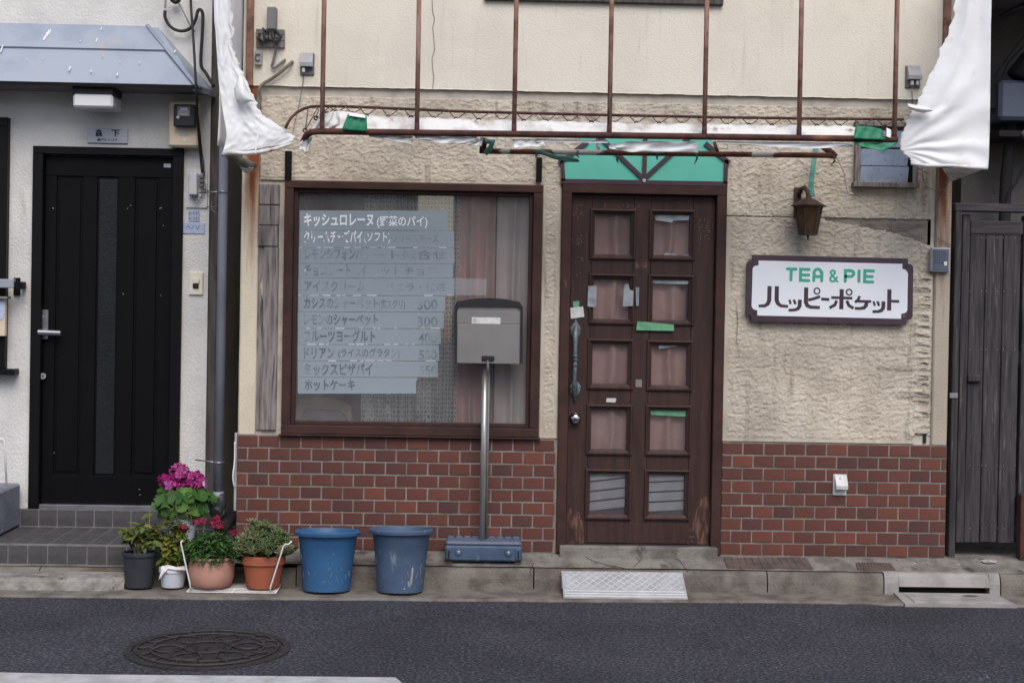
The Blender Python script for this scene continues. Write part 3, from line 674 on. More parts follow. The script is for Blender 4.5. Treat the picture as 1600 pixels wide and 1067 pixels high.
# flaking horizontal rips along the broken right edge
k = MB()
for i in range(15):
    z = uz(1440, 432 + 15 * i + random.uniform(-4, 4)); x1 = ux(1455, 500) - random.uniform(0, .01); L = random.uniform(.04, .1)
    k.add([(x1 - L, -.008, z), (x1, -.016, z + .012), (x1, -.015, z - .006), (x1 - .01, .004, z)], [(0, 2, 1), (0, 1, 3), (0, 3, 2), (1, 2, 3)])
o = k.build('torn_edge', 'stucco', shop, recalc=True); o['kind'] = 'stuff'
k = MB(); rc = random.Random(5)
for i in range(24):
    y0 = 425 + 11 * i + rc.uniform(-4, 4); x1 = 1454 + rc.uniform(-3, 1); L = rc.choice((14, 20, 28, 46)) * rc.uniform(.7, 1.2); pts = [(x1 - L * q / 6, y0 + rc.uniform(-1.1, 1.1) - q * .3) for q in range(7)]
    k.ribbon(pts, [rc.uniform(.8, 1.8)] + [rc.uniform(.4, 1.1) for _ in range(5)] + [.2], -.0125, .002, off=rc.uniform(0, .002))
o = k.build('crack', 'dustyblack', shop); o['kind'] = 'stuff'
for pts in ([(1150, 470), (1153, 500), (1151, 530), (1156, 560)], [(1420, 540), (1380, 543), (1340, 541), (1300, 545)], [(1450, 575), (1410, 577), (1370, 574)]):
    MB().ribbon(pts, [.5, .9, .7, .3][:len(pts)], -.0115, .002).build('crack', 'greywood', shop)
# bare boards behind the broken stucco
xs_ = [1285, 1345, 1392, 1455]
for a, b in zip(xs_[:-1], xs_[1:]):
    k = MB().box(ux(a + .6, 360), ux(b - .6, 360), +.004, .011, uz(1400, 400), ZJ - .006, .002); k.build('lath_board', 'lath', shop)
k = MB().box(ux(1455, 500) - .03, XR - .113, .004, .0115, ZT + .01, ZJ, 0); k.build('lath_board', 'dustyblack', shop)

# corner pillars
m_l = stain_mat('stained_pillar', S(216, 204, 180), S(142, 84, 52), XL + .06, .075, uz(390, 262), .75)
zl = uz(390, 255)
def pill(x0, x1, z0, z1, y):
    def f(u, v):
        z = z0 + (z1 - z0) * v; t = [(x0, .1), (x0, y + .008), (x0 + .008, y), (x1 - .006, y), (x1, y + .006), (x1, .011)][int(round(u * 5))]
        return (t[0] + .0015 * float(perlin(z * 6, t[0] * 9, 3)), t[1] + .0012 * float(perlin(z * 8, t[0] * 30, 3)), z)
    return MB().grid(f, 5, 60)
pill(XL, ux(402, 480), ZT + .003, ZS - .002, -.012).build('corner_pillar', m_l, shop, smooth=True, auto=40)
m_r = stain_mat('stained_pillar_right', S(178, 166, 150), S(112, 70, 48), XR - .05, .11, uz(1470, 250), 1.0)
pill(XR - .088, XR, ZT + .003, ZS - .002, -.008).build('corner_pillar', m_r, shop, smooth=True, auto=40)

# weathered boards between pillar and window
k = MB().pbox(405, 288, 437, 320, -.014, .011, .004); k.build('weathered_board', 'greywood', shop)
k = MB().pbox(404, 321, 436, 352, -.010, .011, .004); k.build('weathered_board', 'greywood', shop)
k = MB().pbox(403, 353, 435, 385, -.016, .011, .004); k.build('weathered_board', 'greywood', shop)
k = MB().pbox(410, 386, 433, 672, -.012, .011, .003); k.build('weathered_board', 'greywood', shop)
pts = [(403, 386), (409, 386), (409, 430), (405, 445), (410, 470), (409, 520), (413, 560), (409, 600), (411, 671), (400, 671), (400, 540), (404, 520), (401, 470)]
MB().ppoly(pts, -.004, .011).build('rotten_board', 'greywood', shop)
MB().pbox(445, 236, 455, 283, -.03, 0, .002).build('bracket_stub', 'blacktrim', shop)
MB().pbox(838, 246, 847, 284, -.03, 0, .002).build('bracket_stub', 'blacktrim', shop)

# brick base: backing plus each glazed brick
PX, PZ, BWd, BH = .1176, .0703, .1088, .0612
def brick_mesh(name, wdt, hgt):
    b = MB().box(-wdt / 2, wdt / 2, -.0135, .004, -hgt / 2, hgt / 2, .0016)
    me = bpy.data.meshes.new(name); me.from_pydata(b.v, [], b.f); me.materials.append(M['brick']); return me
_bm = {}
def dado(x0, x1, z0, z1, start, ybase=0.0):
    k = MB().box(x0 - .001, x1 + .001, -.0112, .0118, z0 - .03, z1); d = k.build('brick_base', 'mortar', shop)
    r = 0; z = z1 - .004 - BH / 2
    while z > z0 + .005:
        x = x0 + (0 if (r + start) % 2 == 0 else -PX / 2)
        while x < x1 - .006:
            a = max(x, x0); b = min(x + BWd, x1)
            if b - a > .012:
                hh = BH
                key = (round(b - a, 3), hh)
                if key not in _bm: _bm[key] = brick_mesh('brick', b - a, hh)
                mw = Matrix.Translation(((a + b) / 2 + random.uniform(-.0006, .0006), -.001 + random.uniform(-.0012, .0008), z + random.uniform(-.0006, .0006))) @ Euler((random.uniform(-.006, .006), 0, random.uniform(-.006, .006))).to_matrix().to_4x4()
                link('brick', _bm[key], d, mw)
            x += PX
        z -= PZ; r += 1
    return d
dado(XL + .002, DX0 - .012, ZB, ZT, 0)
dado(DX1 + .004, XR - .002, ZB, ZT, 0)

# ---------------------------------------------------------------- window
win = MB().box(WX0, WX1, -.028, .06, WZ1 - .042, WZ1, .004)
win.box(WX0, WX1, -.03, .06, WZ0, WZ0 + .05, .004); win.box(WX0, WX0 + .05, -.026, .06, WZ0 + .05, WZ1 - .042, .003); win.box(WX1 - .05, WX1, -.026, .06, WZ0 + .05, WZ1 - .042, .003)
win = win.build('window', 'brownframe', shop)
k = MB().box(WX0 - .012, WX1 + .012, -.05, .0, WZ0 - .008, WZ0 - .0005, .003); k.build('sill', 'brownframe', win)
gx0, gx1, gz0, gz1 = WX0 + .05, WX1 - .05, WZ0 + .05, WZ1 - .042
k = MB()
for a in ((gx0, gx0 + .022, gz0, gz1), (gx1 - .022, gx1, gz0, gz1)): k.box(a[0], a[1], .0, .05, a[2], a[3], .003)
k.box(gx0 + .022, gx1 - .022, .0, .05, gz0, gz0 + .022, .003); k.box(gx0 + .022, gx1 - .022, .0, .05, gz1 - .022, gz1, .003)
k.build('glazing_bead', 'brown', win)
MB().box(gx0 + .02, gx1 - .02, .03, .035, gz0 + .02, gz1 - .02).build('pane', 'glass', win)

def curtain(mb, xa, xb, za, zb, Y, nf, amp, seed, flare=0.0):
    def f(u, v):
        x = xa + (xb - xa) * u; z = za + (zb - za) * v
        ph = u * nf * 2 * math.pi + 1.2 * float(perlin(u * 4, v * 1.2, seed))
        y = Y + amp * (abs(math.sin(ph * .5)) * 2 - 1) + amp * .25 * math.sin(ph * 1.6 + 1)
        return (x + flare * (1 - v) * (u - .5), y, z)
    return mb.grid(f, int(nf * 14), 24)
ct = thing('lace_curtain', (ux(640, 650), .15, gz0), 'patterned white lace curtain hanging behind the window glass', 'curtain')
curtain(MB(), ux(568, 500, .15), ux(716, 500, .15), gz0 - .05, gz1 + .05, .115, 5, .036, 3).build('lace_drape', 'lace', ct, smooth=True)
ct = thing('curtain', (ux(745, 650), .14, gz0), 'dusty pink curtain behind the window beside the lace', 'curtain', 'curtains in the window')
curtain(MB(), ux(711, 500, .13), ux(772, 500, .13), gz0 - .05, gz1 + .05, .11, 2.6, .036, 5).build('drape', 'pinkcurtain', ct, smooth=True)
ct = thing('curtain', (ux(805, 650), .14, gz0), 'folded pink curtain coloured paler for glass sheen, behind the mailbox', 'curtain', 'curtains in the window')
curtain(MB(), ux(774, 500, .13), ux(838, 500, .13), gz0 - .05, gz1 + .05, .11, 2.4, .036, 8).build('drape', 'sheencurtain', ct, smooth=True)
ct = thing('curtain', (ux(480, 650), .3, gz0), 'brown drape in the dim room at the top of the window', 'curtain', 'curtains in the window')
curtain(MB(), ux(455, 310, .3), ux(570, 310, .3), 1.9, gz1 + .1, .3, 6, .02, 9).build('drape', 'chairwood', ct, smooth=True)

# chair seen through the glass
ch = thing('wooden_chair', (ux(505, 660, .45), .55, .19), 'carved wooden chair with padded back inside the window', 'chair')
Yc = .19
ptb = [(462, 700), (462, 640), (468, 626), (490, 621), (512, 622), (535, 626), (550, 636), (552, 700), (541, 700), (541, 650), (530, 641), (478, 639), (472, 648), (472, 700)]
MB().ppoly(ptb, Yc, Yc + .03).build('backrest_frame', 'chairwood', ch)
MB().ppoly([(473, 700), (473, 650), (480, 641), (530, 643), (540, 652), (540, 700)], Yc + .006, Yc + .024).build('back_pad', 'chairpad', ch)
cx0, cx1 = ux(462, 690, Yc), ux(552, 690, Yc)
k = MB().box(cx0, cx1, Yc + .03, Yc + .42, .6, .65, .01); k.build('seat', 'chairpad', ch)
for a in (cx0 + .02, cx1 - .02):
    for b in (Yc + .01, Yc + .4): MB().tube([(a, b, .19), (a, b, .62)], .018, 8).build('leg', 'chairwood', ch)
MB().tube([U(546, 640, Yc - .015), U(546, 652, Yc - .015), U(547, 660, Yc - .015), U(547, 676, Yc - .015)], [.014, .02, .012, .018], 8).build('turned_post', 'chairwood', ch, smooth=True)

# ---------------------------------------------------------------- menu film on the glass
def zp(x, y): return (450 + x / 3.443, 310 + y / 3.443)
YF = .027
menu = thing('menu_film', U(580, 615, YF), 'hand lettered menu on frosted film strips stuck to the window', 'menu')
strips = [(62, 65, 858, 172), (60, 173, 893, 265), (58, 266, 895, 350), (57, 351, 890, 428), (55, 429, 897, 522), (55, 523, 845, 610), (53, 611, 840, 699), (53, 700, 820, 785), (52, 786, 812, 873), (52, 874, 805, 961), (52, 962, 690, 1050)]
rows = [[('キッシュロレーヌ', 85, 460, 143, 74, 'menuwhite', .035), ('(野菜のパイ)', 478, 750, 146, 60, 'menuwhite', .02)],
        [('クリームチーズパイ', 85, 400, 235, 72, 'menuworn', .03), ('(ソフト)', 410, 550, 228, 56, 'menuworn', .02), ('クリームチーズ', 560, 810, 236, 50, 'menufaint', .015)],
        [('レモンシフォンパイ', 92, 440, 325, 68, 'menufaint', .03), ('レモ', 92, 200, 325, 68, 'menuworn2', .03), ('ート盛合せ', 455, 850, 325, 56, 'menufaint', .015)],
        [('チョコレートパイ', 88, 425, 412, 68, 'menufaint', .03), ('チ', 88, 122, 412, 68, 'menuworn2', .03), ('ットチョコ', 500, 800, 412, 56, 'menufaint', .015)],
        [('アイスクリーム', 88, 415, 498, 66, 'menufaint', .03), ('バニラ・抹茶', 520, 850, 496, 48, 'menufaint', .012)],
        [('カシスのシャーベット', 85, 485, 588, 66, 'menudark', .03), ('(黒スグリ)', 490, 630, 590, 52, 'menudark', .01), ('300', 695, 805, 598, 76, 'menufaint', .02)],
        [('レモンのシャーベット', 85, 485, 676, 66, 'menudark', .03), ('300', 695, 805, 690, 76, 'menufaint', .02)],
        [('フルーツヨーグルト', 85, 470, 768, 70, 'menudark', .03), ('400', 700, 800, 778, 76, 'menufaint', .02)],
        [('ドリアン', 85, 250, 858, 70, 'menudark', .035), ('(ライスのグラタン)', 270, 600, 850, 52, 'menudark', .012), ('550', 705, 800, 866, 72, 'menufaint', .02)],
        [('ミックスピザパイ', 88, 455, 946, 70, 'menudark', .035), ('550', 705, 800, 950, 72, 'menufaint', .02)],
        [('ホットケーキ', 88, 360, 1028, 66, 'menudark', .035)]]
for i, ((a, b, c_, d), rw) in enumerate(zip(strips, rows)):
    pts = [zp(a, b), zp(c_, b + 2), zp(c_ + random.uniform(-3, 3), d), zp(a, d)]
    if i == 10: pts = [zp(a, b), zp(700, b + 2), zp(688, b + 30), zp(690, d), zp(a, d)]
    o = MB().ppoly(pts, YF, YF + .0015).build('film_strip', 'film', menu)
    for s_, x0, x1, yb, h, mt, bo in rw:
        k = MB(); p0 = zp(x0, yb); p1 = zp(x1, yb)
        text(k, s_, p0[0], p1[0], p0[1], h / 3.443, YF - (.0022 if 'worn' in mt or mt == 'menuwhite' else .0014), bo)
        k.build('lettering', mt, o)
    if i == 4: MB().ppoly([zp(899, b), zp(1070, b + 6), zp(1066, d), zp(899, d)], YF, YF + .001).build('film_tail', 'filmthin', o)
    if i in (1, 4, 6, 7, 8):   # loose bright edge of the strip
        k = MB()
        x = a
        while x < c_ - 20:
            L = random.uniform(8, 60)
            if random.random() < .6: k.ribbon([zp(x, d + random.uniform(-1, 1)), zp(min(x + L, c_), d)], random.uniform(.4, .9), YF, .001, off=.001)
            x += L + random.uniform(5, 40)
        k.build('loose_edge', 'menuwhite', o)

# ---------------------------------------------------------------- door
FY = -.022
door = MB().box(DX0, DX0 + .055, FY, .10, DZ0 - .005, DZ1 - .06, .004)
door.box(DX1 - .055, DX1, FY, .10, DZ0 - .005, DZ1 - .06, .004); door.box(DX0, DX1, FY, .10, DZ1 - .06, DZ1, .004)
door = door.build('door', 'brownframe', shop)
LX0, LX1, LZ0, LZ1 = DX0 + .058, DX1 - .058, .215, DZ1 - .064
LY0, LY1 = .022, .062
# pane grid
c1 = U(957.5, 366, LY0); c2 = U(1050, 367.5, LY0); PITCHZ = (uz(951, 772, LY0) - c1.z) / 4
hw, hh = .118, .132
xcuts = [LX0, c1.x - hw, c1.x + hw, c2.x - hw, c2.x + hw, LX1]
for a, b in ((0, 1), (2, 3), (4, 5)):
    MB().box(xcuts[a], xcuts[b], LY0, LY1, LZ0, LZ1, .002).build('stile', 'brown', door)
zr = [LZ1] + sum([[c1.z + PITCHZ * i + hh, c1.z + PITCHZ * i - hh] for i in range(5)], []) + [LZ0]
for i in range(6):
    for a, b in ((1, 2), (3, 4)):
        MB().box(xcuts[a] + .0008, xcuts[b] - .0008, LY0 + .002, LY1, zr[2 * i + 1] + .0005, zr[2 * i] - .0005, .002).build('rail', 'brown', door)
MB().box(LX0 + .12, LX1 - .12, LY0 - .0015, LY0 + .002, LZ0 + .004, zr[10] - .03, .001).build('kick_panel', 'brown', door)
# worn bare patches at the foot
for pts in ([(880, 850), (881, 805), (893, 793), (905, 800), (912, 822), (912, 850)], [(1080, 850), (1083, 812), (1095, 780), (1112, 770), (1113, 850)]):
    MB().ppoly(pts, LY0 - .0012, LY0 + .001).build('worn_patch', 'barewood', door)
MB().ppoly([(992, 410), (1011, 410), (1011, 419), (992, 419)], LY0 - .0012, LY0 + .001).build('worn_patch', 'barewood', door)
# flaked paint scratches
k = MB()
for x0, y0, x1, y1, n_ in ((893, 318, 912, 340, 20), (886, 366, 912, 382, 22), (888, 400, 910, 410, 12), (960, 318, 1000, 326, 18), (1092, 340, 1110, 375, 26), (1055, 312, 1080, 318, 10), (890, 425, 905, 470, 8), (1085, 350, 1095, 392, 14), (1070, 820, 1082, 848, 12), (905, 830, 930, 848, 12)):
    for _ in range(n_):
        x = random.uniform(x0, x1); y = random.uniform(y0, y1); L = random.uniform(1, 4.5)
        k.ribbon([(x, y), (x + random.uniform(-.6, .6), y + L)] if random.random() < .65 else [(x, y), (x + L, y + random.uniform(-.4, .4))], random.uniform(.3, .7), LY0 - .0008, .001, off=random.uniform(0, .0004))
o = k.build('paint_flake', 'flake', door); o['kind'] = 'stuff'
for i in range(5):
    for c0 in (c1, c2):
        zc = c1.z + PITCHZ * i + (c0.z - c1.z) + random.uniform(-.002, .002); xc = c0.x
        k = MB(); t = .024; W_, H_ = hw + .013, hh + .012
        # mitred moulding with a raised outer bead
        for sx, sz, w0, h0 in ((0, 1, 0, 0), (0, -1, 0, 0), (1, 0, 0, 0), (-1, 0, 0, 0)): pass
        prof = [(0, LY0 + .001), (.004, LY0 - .012), (.012, LY0 - .014), (.018, LY0 - .004), (.03, LY0 + .006), (.032, LY0 + .03)]
        ring = []
        for ins, y in prof:
            a, b = W_ - ins, H_ - ins
            ring.append([(xc - a, y, zc - b), (xc + a, y, zc - b), (xc + a, y, zc + b), (xc - a, y, zc + b)])
        P = [p for r_ in ring for p in r_]
        F = [(j * 4 + q, j * 4 + (q + 1) % 4, (j + 1) * 4 + (q + 1) % 4, (j + 1) * 4 + q) for j in range(len(ring) - 1) for q in range(4)]
        k.add(P, F); k.build('pane_moulding', 'brown', door)
        MB().box(xc - W_ + .028, xc + W_ - .028, LY0 + .022, LY0 + .026, zc - H_ + .028, zc + H_ - .028).build('pane', 'doorglass', door)
        if i < 4:
            k = MB(); curtain(k, xc - hw + .001, xc + hw - .001, zc - hh - .01, zc + hh + .01, LY0 + .062, 1.6 + .5 * random.random(), .020, 20 + i * 3 + (c0 is c2)); k.build('pane_curtain', 'pinkcurtain', door, smooth=True)
        else:
            k = MB()
            n_ = 4; sl_ = .03 if c0 is c1 else .016
            for q in range(n_):
                zz = zc - hh + .03 + q * .056
                k.add([(xc - hw, LY0 + .036, zz), (xc + hw, LY0 + .036, zz + sl_), (xc + hw, LY0 + .044, zz + .046 + sl_), (xc - hw, LY0 + .044, zz + .046)], [(0, 1, 2, 3)])
            k.build('reflection_slats', 'slatgrey', door, sol=.002)  # pale slats stand in for reflections in the bottom panes
            MB().box(xc - hw, xc + hw, LY0 + .05, LY0 + .054, zc - hh, zc + hh).build('backing_sheet', 'slatpink' if c0 is c1 else 'greybox', door)
# opaque back of door (dark room side)
MB().box(LX0, LX1, LY1 + .05, LY1 + .055, LZ0, LZ1).build('door_back', 'room', door)
# purple edge in one pane
xc, zc = c2.x, c1.z + PITCHZ
MB().box(xc + hw - .028, xc + hw - .02, LY0 + .028, LY0 + .032, zc - .1, zc + .09).build('coloured_edge', 'purple', door)
# tapes and papers
def tape(pts, m, Y=LY0 - .017, name='tape'): MB().ppoly(pts, Y, Y + .0012).build(name, m, door)
tape([(1023, 331), (1051, 333), (1051, 330), (1079, 332), (1076, 344), (1052, 345), (1050, 348), (1024, 344)], 'silvertape', LY0 + .019)
tape([(1020, 407), (1021, 402), (1037, 400), (1040, 395), (1054, 397), (1060, 400), (1076, 398), (1080, 408)], 'silvertape', LY0 + .017)
tape([(1019, 432), (1075, 434), (1077, 442), (1074, 444), (1055, 444), (1020, 443)], 'silvertape', LY0 + .018)
tape([(919, 447), (932, 446), (932, 478), (930, 480), (918, 479)], 'silvertape')
tape([(976, 444), (982, 444), (984, 453), (990, 454), (989, 478), (973, 479), (974, 460)], 'silvertape')
tape([(993, 449), (999, 449), (998, 478), (994, 478)], 'silvertape')
tape([(996, 502), (1053, 507), (1053, 517), (994, 516)], 'paletape')
tape([(1016, 637), (1076, 639), (1074, 651), (1017, 648)], 'paletape', LY0 + .018)
tape([(1027, 533), (1056, 532), (1058, 541), (1030, 545)], 'silvertape', LY0 + .016)
tape([(948, 622), (962, 622), (963, 625), (961, 629), (947, 628)], 'whiteplastic', LY0 - .002, 'sticker')
tape([(895, 471), (905, 470), (905, 482), (896, 481)], 'paletape', LY0 - .003)
tape([(891, 481), (911, 479), (913, 495), (892, 498)], 'paper', LY0 - .005, 'note')
MB().pbox(993, 593, 1003, 605, LY0 - .004, LY0, .001).build('latch_plate', 'steel', door)
# ornate pull handle, knob, hinges
hd = MB(); Yh = -.03
hd.ptube([(900, 500, LY0), (900, 512, LY0 - .004), (899, 522, Yh), (899, 540, Yh), (899, 565, Yh), (898, 590, Yh), (898, 604, Yh), (898, 616, LY0 - .004), (898, 630, LY0)], [.005, .014, .017, .012, .0115, .012, .017, .014, .005], 10)
for yy in (556, 562, 570): hd.ptube([(899, yy - 1.2, Yh), (899, yy + 1.2, Yh)], .016, 10)
for yy in (517, 608):
    p = U(899, yy, LY0 - .002); hd.ball(p, .03, 6, (1, .35, 1.6))
    for s_ in (-1, 1):
        hd.ball(p + Vector((s_ * .02, -.002, .012)), .012, 5, (1, .5, 1.2)); hd.ball(p + Vector((s_ * .018, -.002, -.016)), .011, 5, (1, .5, 1.2))
    hd.ball(p + Vector((0, -.002, .05 if yy < 550 else -.05)), .007, 5, (1, .6, 2.2))
hd.build('handle', 'verdigris', door, smooth=True)
p = U(898.5, 653, LY0); kn = MB().ball(p + Vector((0, -.035, 0)), .029, 8, (1, .75, 1)); kn.tube([p + Vector((0, -.004, 0)), p + Vector((0, -.03, 0))], .012, 10); kn.tube([p + Vector((0, -.004, 0)), p], .033, 16)
kn.build('knob', 'chrome', door, smooth=True)
MB().pbox(880, 647, 883, 660, LY0 - .003, LY0 + .001).build('strike', 'steel', door)
for y0, y1 in ((338, 390), (540, 596), (748, 800)): MB().ptube([(1121.5 - (y0 - 340) * .017, y0, LY0 - .006), (1120.5 - (y1 - 340) * .017, y1, LY0 - .006)], .007, 8).build('hinge', 'brownframe', door)
MB().box(DX0 + .02, DX1 - .02, -.06, .11, .135, .21, .004).build('threshold', 'concrete', door)
MB().box(LX0, LX1, -.005, .02, .2105, .2145).build('floor_gap', 'dustyblack', door)

# ---------------------------------------------------------------- transom light over the door
tr = MB().ppoly([(880, 286), (878, 252), (906, 226), (908, 205), (1112, 208), (1114, 232), (1136, 250), (1135, 290)], -.012, .004).build('transom', 'transom', shop)
def bar(a, b, w0=6): MB().ribbon([a, b], w0, -.024, .014).build('glazing_bar', 'plum', tr)
bar((876, 283), (1137, 287.5), 7); bar((880.5, 283), (878.5, 250), 6); bar((1133.5, 287), (1135, 250), 6)
bar((874, 254), (918, 222), 7); bar((1140, 255), (1102, 224), 7)
for a in ((1006.5, 281), ): pass
MB().ribbon([(1006, 280), (935, 212)], 6.5, -.0245, .0125).build('glazing_bar', 'plum', tr)
MB().ribbon([(1006, 280), (1078, 214)], 6.5, -.0248, .0125).build('glazing_bar', 'plum', tr)
MB().ribbon([(1006.5, 280), (1009, 210)], 6.5, -.0252, .0125).build('glazing_bar', 'plum', tr)
p = U(1006.5, 282.8, -.028); k = MB().ball(p, .0115, 6, (1, .4, 1)); k.build('bolt_cap', 'greyplastic', tr, smooth=True)

# ---------------------------------------------------------------- louvre window
lv = MB().pbox(1337, 196, 1345, 291, -.045, -.004, .003)
lv.pbox(1427, 204, 1435, 292, -.045, -.004, .003); lv.pbox(1334, 285, 1437, 293, -.06, -.004, .003); lv.pbox(1337, 190, 1435, 198, -.05, -.004, .003)
lv.pbox(1345, 198, 1427, 286, -.008, -.004)
lv = lv.build('louvre_window', 'greywood', shop)
for yy in (204, 233, 260):
    a, b = U(1345, yy, -.04), U(1420, yy + 1.2, -.04); h_ = .088
    k = MB().add([(a.x, -.042, a.z), (b.x, -.042, a.z), (b.x, -.018, a.z - h_), (a.x, -.018, a.z - h_)], [(3, 2, 1, 0)]); k.build('louvre_pane', 'louvre', lv, sol=.005)
MB().pbox(1421, 200, 1426, 286, -.04, -.009, .001).build('louvre_mechanism', 'blacktrim', lv)

# ================================================================== THINGS ON THE FACADE
# ---------------------------------------------------------------- shop sign
def sp(x, y): return (1160 + x / 5.714, 390 + y / 5.714)
SY = -.05
sg = thing('shop_sign', U(1300, 505, SY), 'white TEA & PIE sign board with plum notched frame on the stucco', 'sign')
outer = [(97, 47), (1478, 80), (1478, 126), (1500, 130), (1518, 142), (1526, 165), (1520, 600), (1512, 616), (1495, 626), (1465, 628), (1462, 672), (80, 640), (80, 594), (60, 590), (44, 578), (36, 556), (47, 128), (54, 110), (70, 98), (97, 95)]
MB().ppoly([sp(*p) for p in outer], SY, -.012).build('frame_board', 'plum', sg)
inner = [(145, 98), (1428, 128), (1428, 172), (1452, 178), (1468, 192), (1478, 215), (1472, 540), (1462, 560), (1442, 570), (1418, 572), (1416, 618), (133, 588), (133, 542), (108, 538), (92, 525), (82, 505), (92, 170), (102, 152), (120, 144), (145, 140)]
MB().ppoly([sp(*p) for p in inner], SY - .0025, SY + .002).build('white_panel', 'signwhite', sg)
LYs = SY - .0028
def letter(strokes, wd, m, caps):
    k = MB()
    for i, s_ in enumerate(strokes):
        k.ribbon([sp(*q) for q in s_], wd / 5.714, LYs, .0008 + i * .00015, caps, off=.0006 + i * .00015)
    k.build('letter', m, sg)
def arc(cx, cy, rx, ry, a0, a1, n=14): return [(cx + rx * math.cos(R_(a0 + (a1 - a0) * i / n)), cy + ry * math.sin(R_(a0 + (a1 - a0) * i / n))) for i in range(n + 1)]
gw = 27
letter([[(402, 173), (478, 175)], [(437, 175), (433, 272)]], gw, 'signgreen', 'round')
letter([[(596, 178), (520, 176), (518, 274), (593, 277)], [(520, 226), (592, 228)]], gw, 'signgreen', 'round')
letter([[(637, 278), (641, 205)] + arc(672, 205, 31, 30, 185, 355, 10) + [(710, 205), (708, 280)], [(640, 240), (706, 242)]], gw, 'signgreen', 'round')
letter([[(848, 286), (822, 254), (793, 218)], arc(808, 204, 19, 17, 140, 395, 14), [(822, 216), (806, 230), (792, 242)], arc(808, 262, 24, 22, 235, 20, 12), [(831, 268), (844, 248)]], 18, 'signgreen', 'round')
letter([[(918, 284), (920, 188), (965, 188)] + arc(965, 214, 29, 26, -80, 80, 10) + [(962, 240), (924, 240)]], gw, 'signgreen', 'round')
letter([[(1042, 190), (1040, 285)]], gw, 'signgreen', 'round')
letter([[(1170, 191), (1094, 188), (1090, 287), (1164, 290)], [(1094, 240), (1160, 242)]], gw, 'signgreen', 'round')
pw = 37
def kana(*st): 
    k = MB()
    for i, (s_, w0) in enumerate(st): k.ribbon([sp(*q) for q in s_], [x / 5.714 for x in w0] if isinstance(w0, list) else w0 / 5.714, LYs, .0008 + i * .00015, 'flat', off=.0006 + i * .00015)
    k.build('letter', 'plum', sg)
kana(([(243, 326), (239, 455), (226, 485), (200, 502), (145, 503)], [37, 37, 33, 28, 24]), ([(308, 327), (306, 452), (318, 482), (345, 502), (408, 508)], [37, 37, 33, 28, 24]))
kana(([(420, 447), (431, 487)], 20), ([(459, 447), (474, 488)], 22), ([(514, 447), (511, 505), (495, 528), (465, 539), (412, 541)], [34, 34, 30, 26, 24]))
kana(([(570, 338), (567, 470), (580, 500), (610, 514), (692, 517)], [37, 37, 34, 30, 28]), ([(588, 450), (640, 438), (694, 418)], 26), (arc(666, 370, 25, 26, 0, 360, 20), 12))
kana(([(704, 441), (776, 446)], 26))
kana(([(793, 428), (982, 434)], 24), ([(887, 354), (883, 532)], 37), ([(842, 455), (825, 495), (778, 520)], 26), ([(932, 456), (950, 498), (992, 524)], 26), (arc(953, 380, 25, 25, 0, 360, 20), 12))
kana(([(1046, 415), (1034, 448), (1005, 470)], 24), ([(1018, 460), (1150, 464)], 24), ([(1110, 464), (1104, 500), (1085, 520), (1050, 526), (1004, 524)], [34, 33, 30, 26, 24]))
kana(([(1171, 462), (1183, 502)], 20), ([(1207, 462), (1220, 503)], 22), ([(1260, 462), (1257, 520), (1242, 543), (1212, 553), (1162, 554)], [34, 34, 30, 26, 24]))
kana(([(1313, 355), (1310, 544)], 37), ([(1328, 460), (1400, 463)], 24))
for q in ((783, 88), (768, 630), (106, 570), (1442, 593), (1462, 152)):
    p = U(*sp(*q), SY - .001); MB().ball(p, .004, 4, (1, .5, 1)).build('screw', 'blacktrim' if q[0] != 1442 else 'alu', sg)

# ---------------------------------------------------------------- wall lantern
ln = thing('wall_lantern', U(1263, 378, -.1), 'brown six sided metal wall lantern on a wall plate', 'wall lamp')
c = U(1263, 340, -.12)
zt_, zb_ = uz(1263, 322, -.12), uz(1263, 366, -.12)
MB().pbox(1241, 293, 1252, 340, -.02, -.002, .003).build('back_plate', 'lanterniron', ln)
MB().tube([U(1248, 305, -.02), U(1252, 296, -.05), U(1257, 293, -.09), U(1262, 300, -.12), U(1263, 314, -.12)], [.012, .013, .013, .012, .01], 8).build('arm', 'lanterniron', ln, smooth=True)
k = MB(); k.lathe((c.x, c.y, 0), [(.095, zt_ - .004), (.098, zt_ + .002), (.05, zt_ + .03), (.016, zt_ + .045), (.012, zt_ + .06), (.004, zt_ + .066)], 6); k.build('hood', 'lanterniron', ln)
for i in range(6):
    a0, a1 = math.pi / 3 * i + .02, math.pi / 3 * (i + 1) - .02
    r0, r1 = .072, .046
    k = MB().add([(c.x + r0 * math.cos(a0), c.y + r0 * math.sin(a0), zt_ - .004), (c.x + r0 * math.cos(a1), c.y + r0 * math.sin(a1), zt_ - .004), (c.x + r1 * math.cos(a1), c.y + r1 * math.sin(a1), zb_), (c.x + r1 * math.cos(a0), c.y + r1 * math.sin(a0), zb_)], [(3, 2, 1, 0)])
    k.build('glass_panel', 'amber' if i in (3, 4) else 'lanterniron', ln, sol=.003)
    a = math.pi / 3 * i
    MB().tube([(c.x + .076 * math.cos(a), c.y + .076 * math.sin(a), zt_ - .003), (c.x + .048 * math.cos(a), c.y + .048 * math.sin(a), zb_ - .002)], .005, 6).build('corner_bar', 'lanterniron', ln)
k = MB().lathe((c.x, c.y, 0), [(.05, zb_ - .006), (.052, zb_ - .002), (.05, zb_)], 6); k.tube([(c.x, c.y, zb_ - .034), (c.x, c.y, zb_ - .005)], [.003, .007], 6); k.build('base_ring', 'lanterniron', ln)
tag(MB().ribbon([(1275, 231), (1272, 250), (1269, 272), (1267, 290), (1269, 308)], [9, 8, 7.5, 8, 9], -.10, .003).build('cloth_strip', 'teal'), 'faded teal tape strip hanging down to the lantern', 'tape')

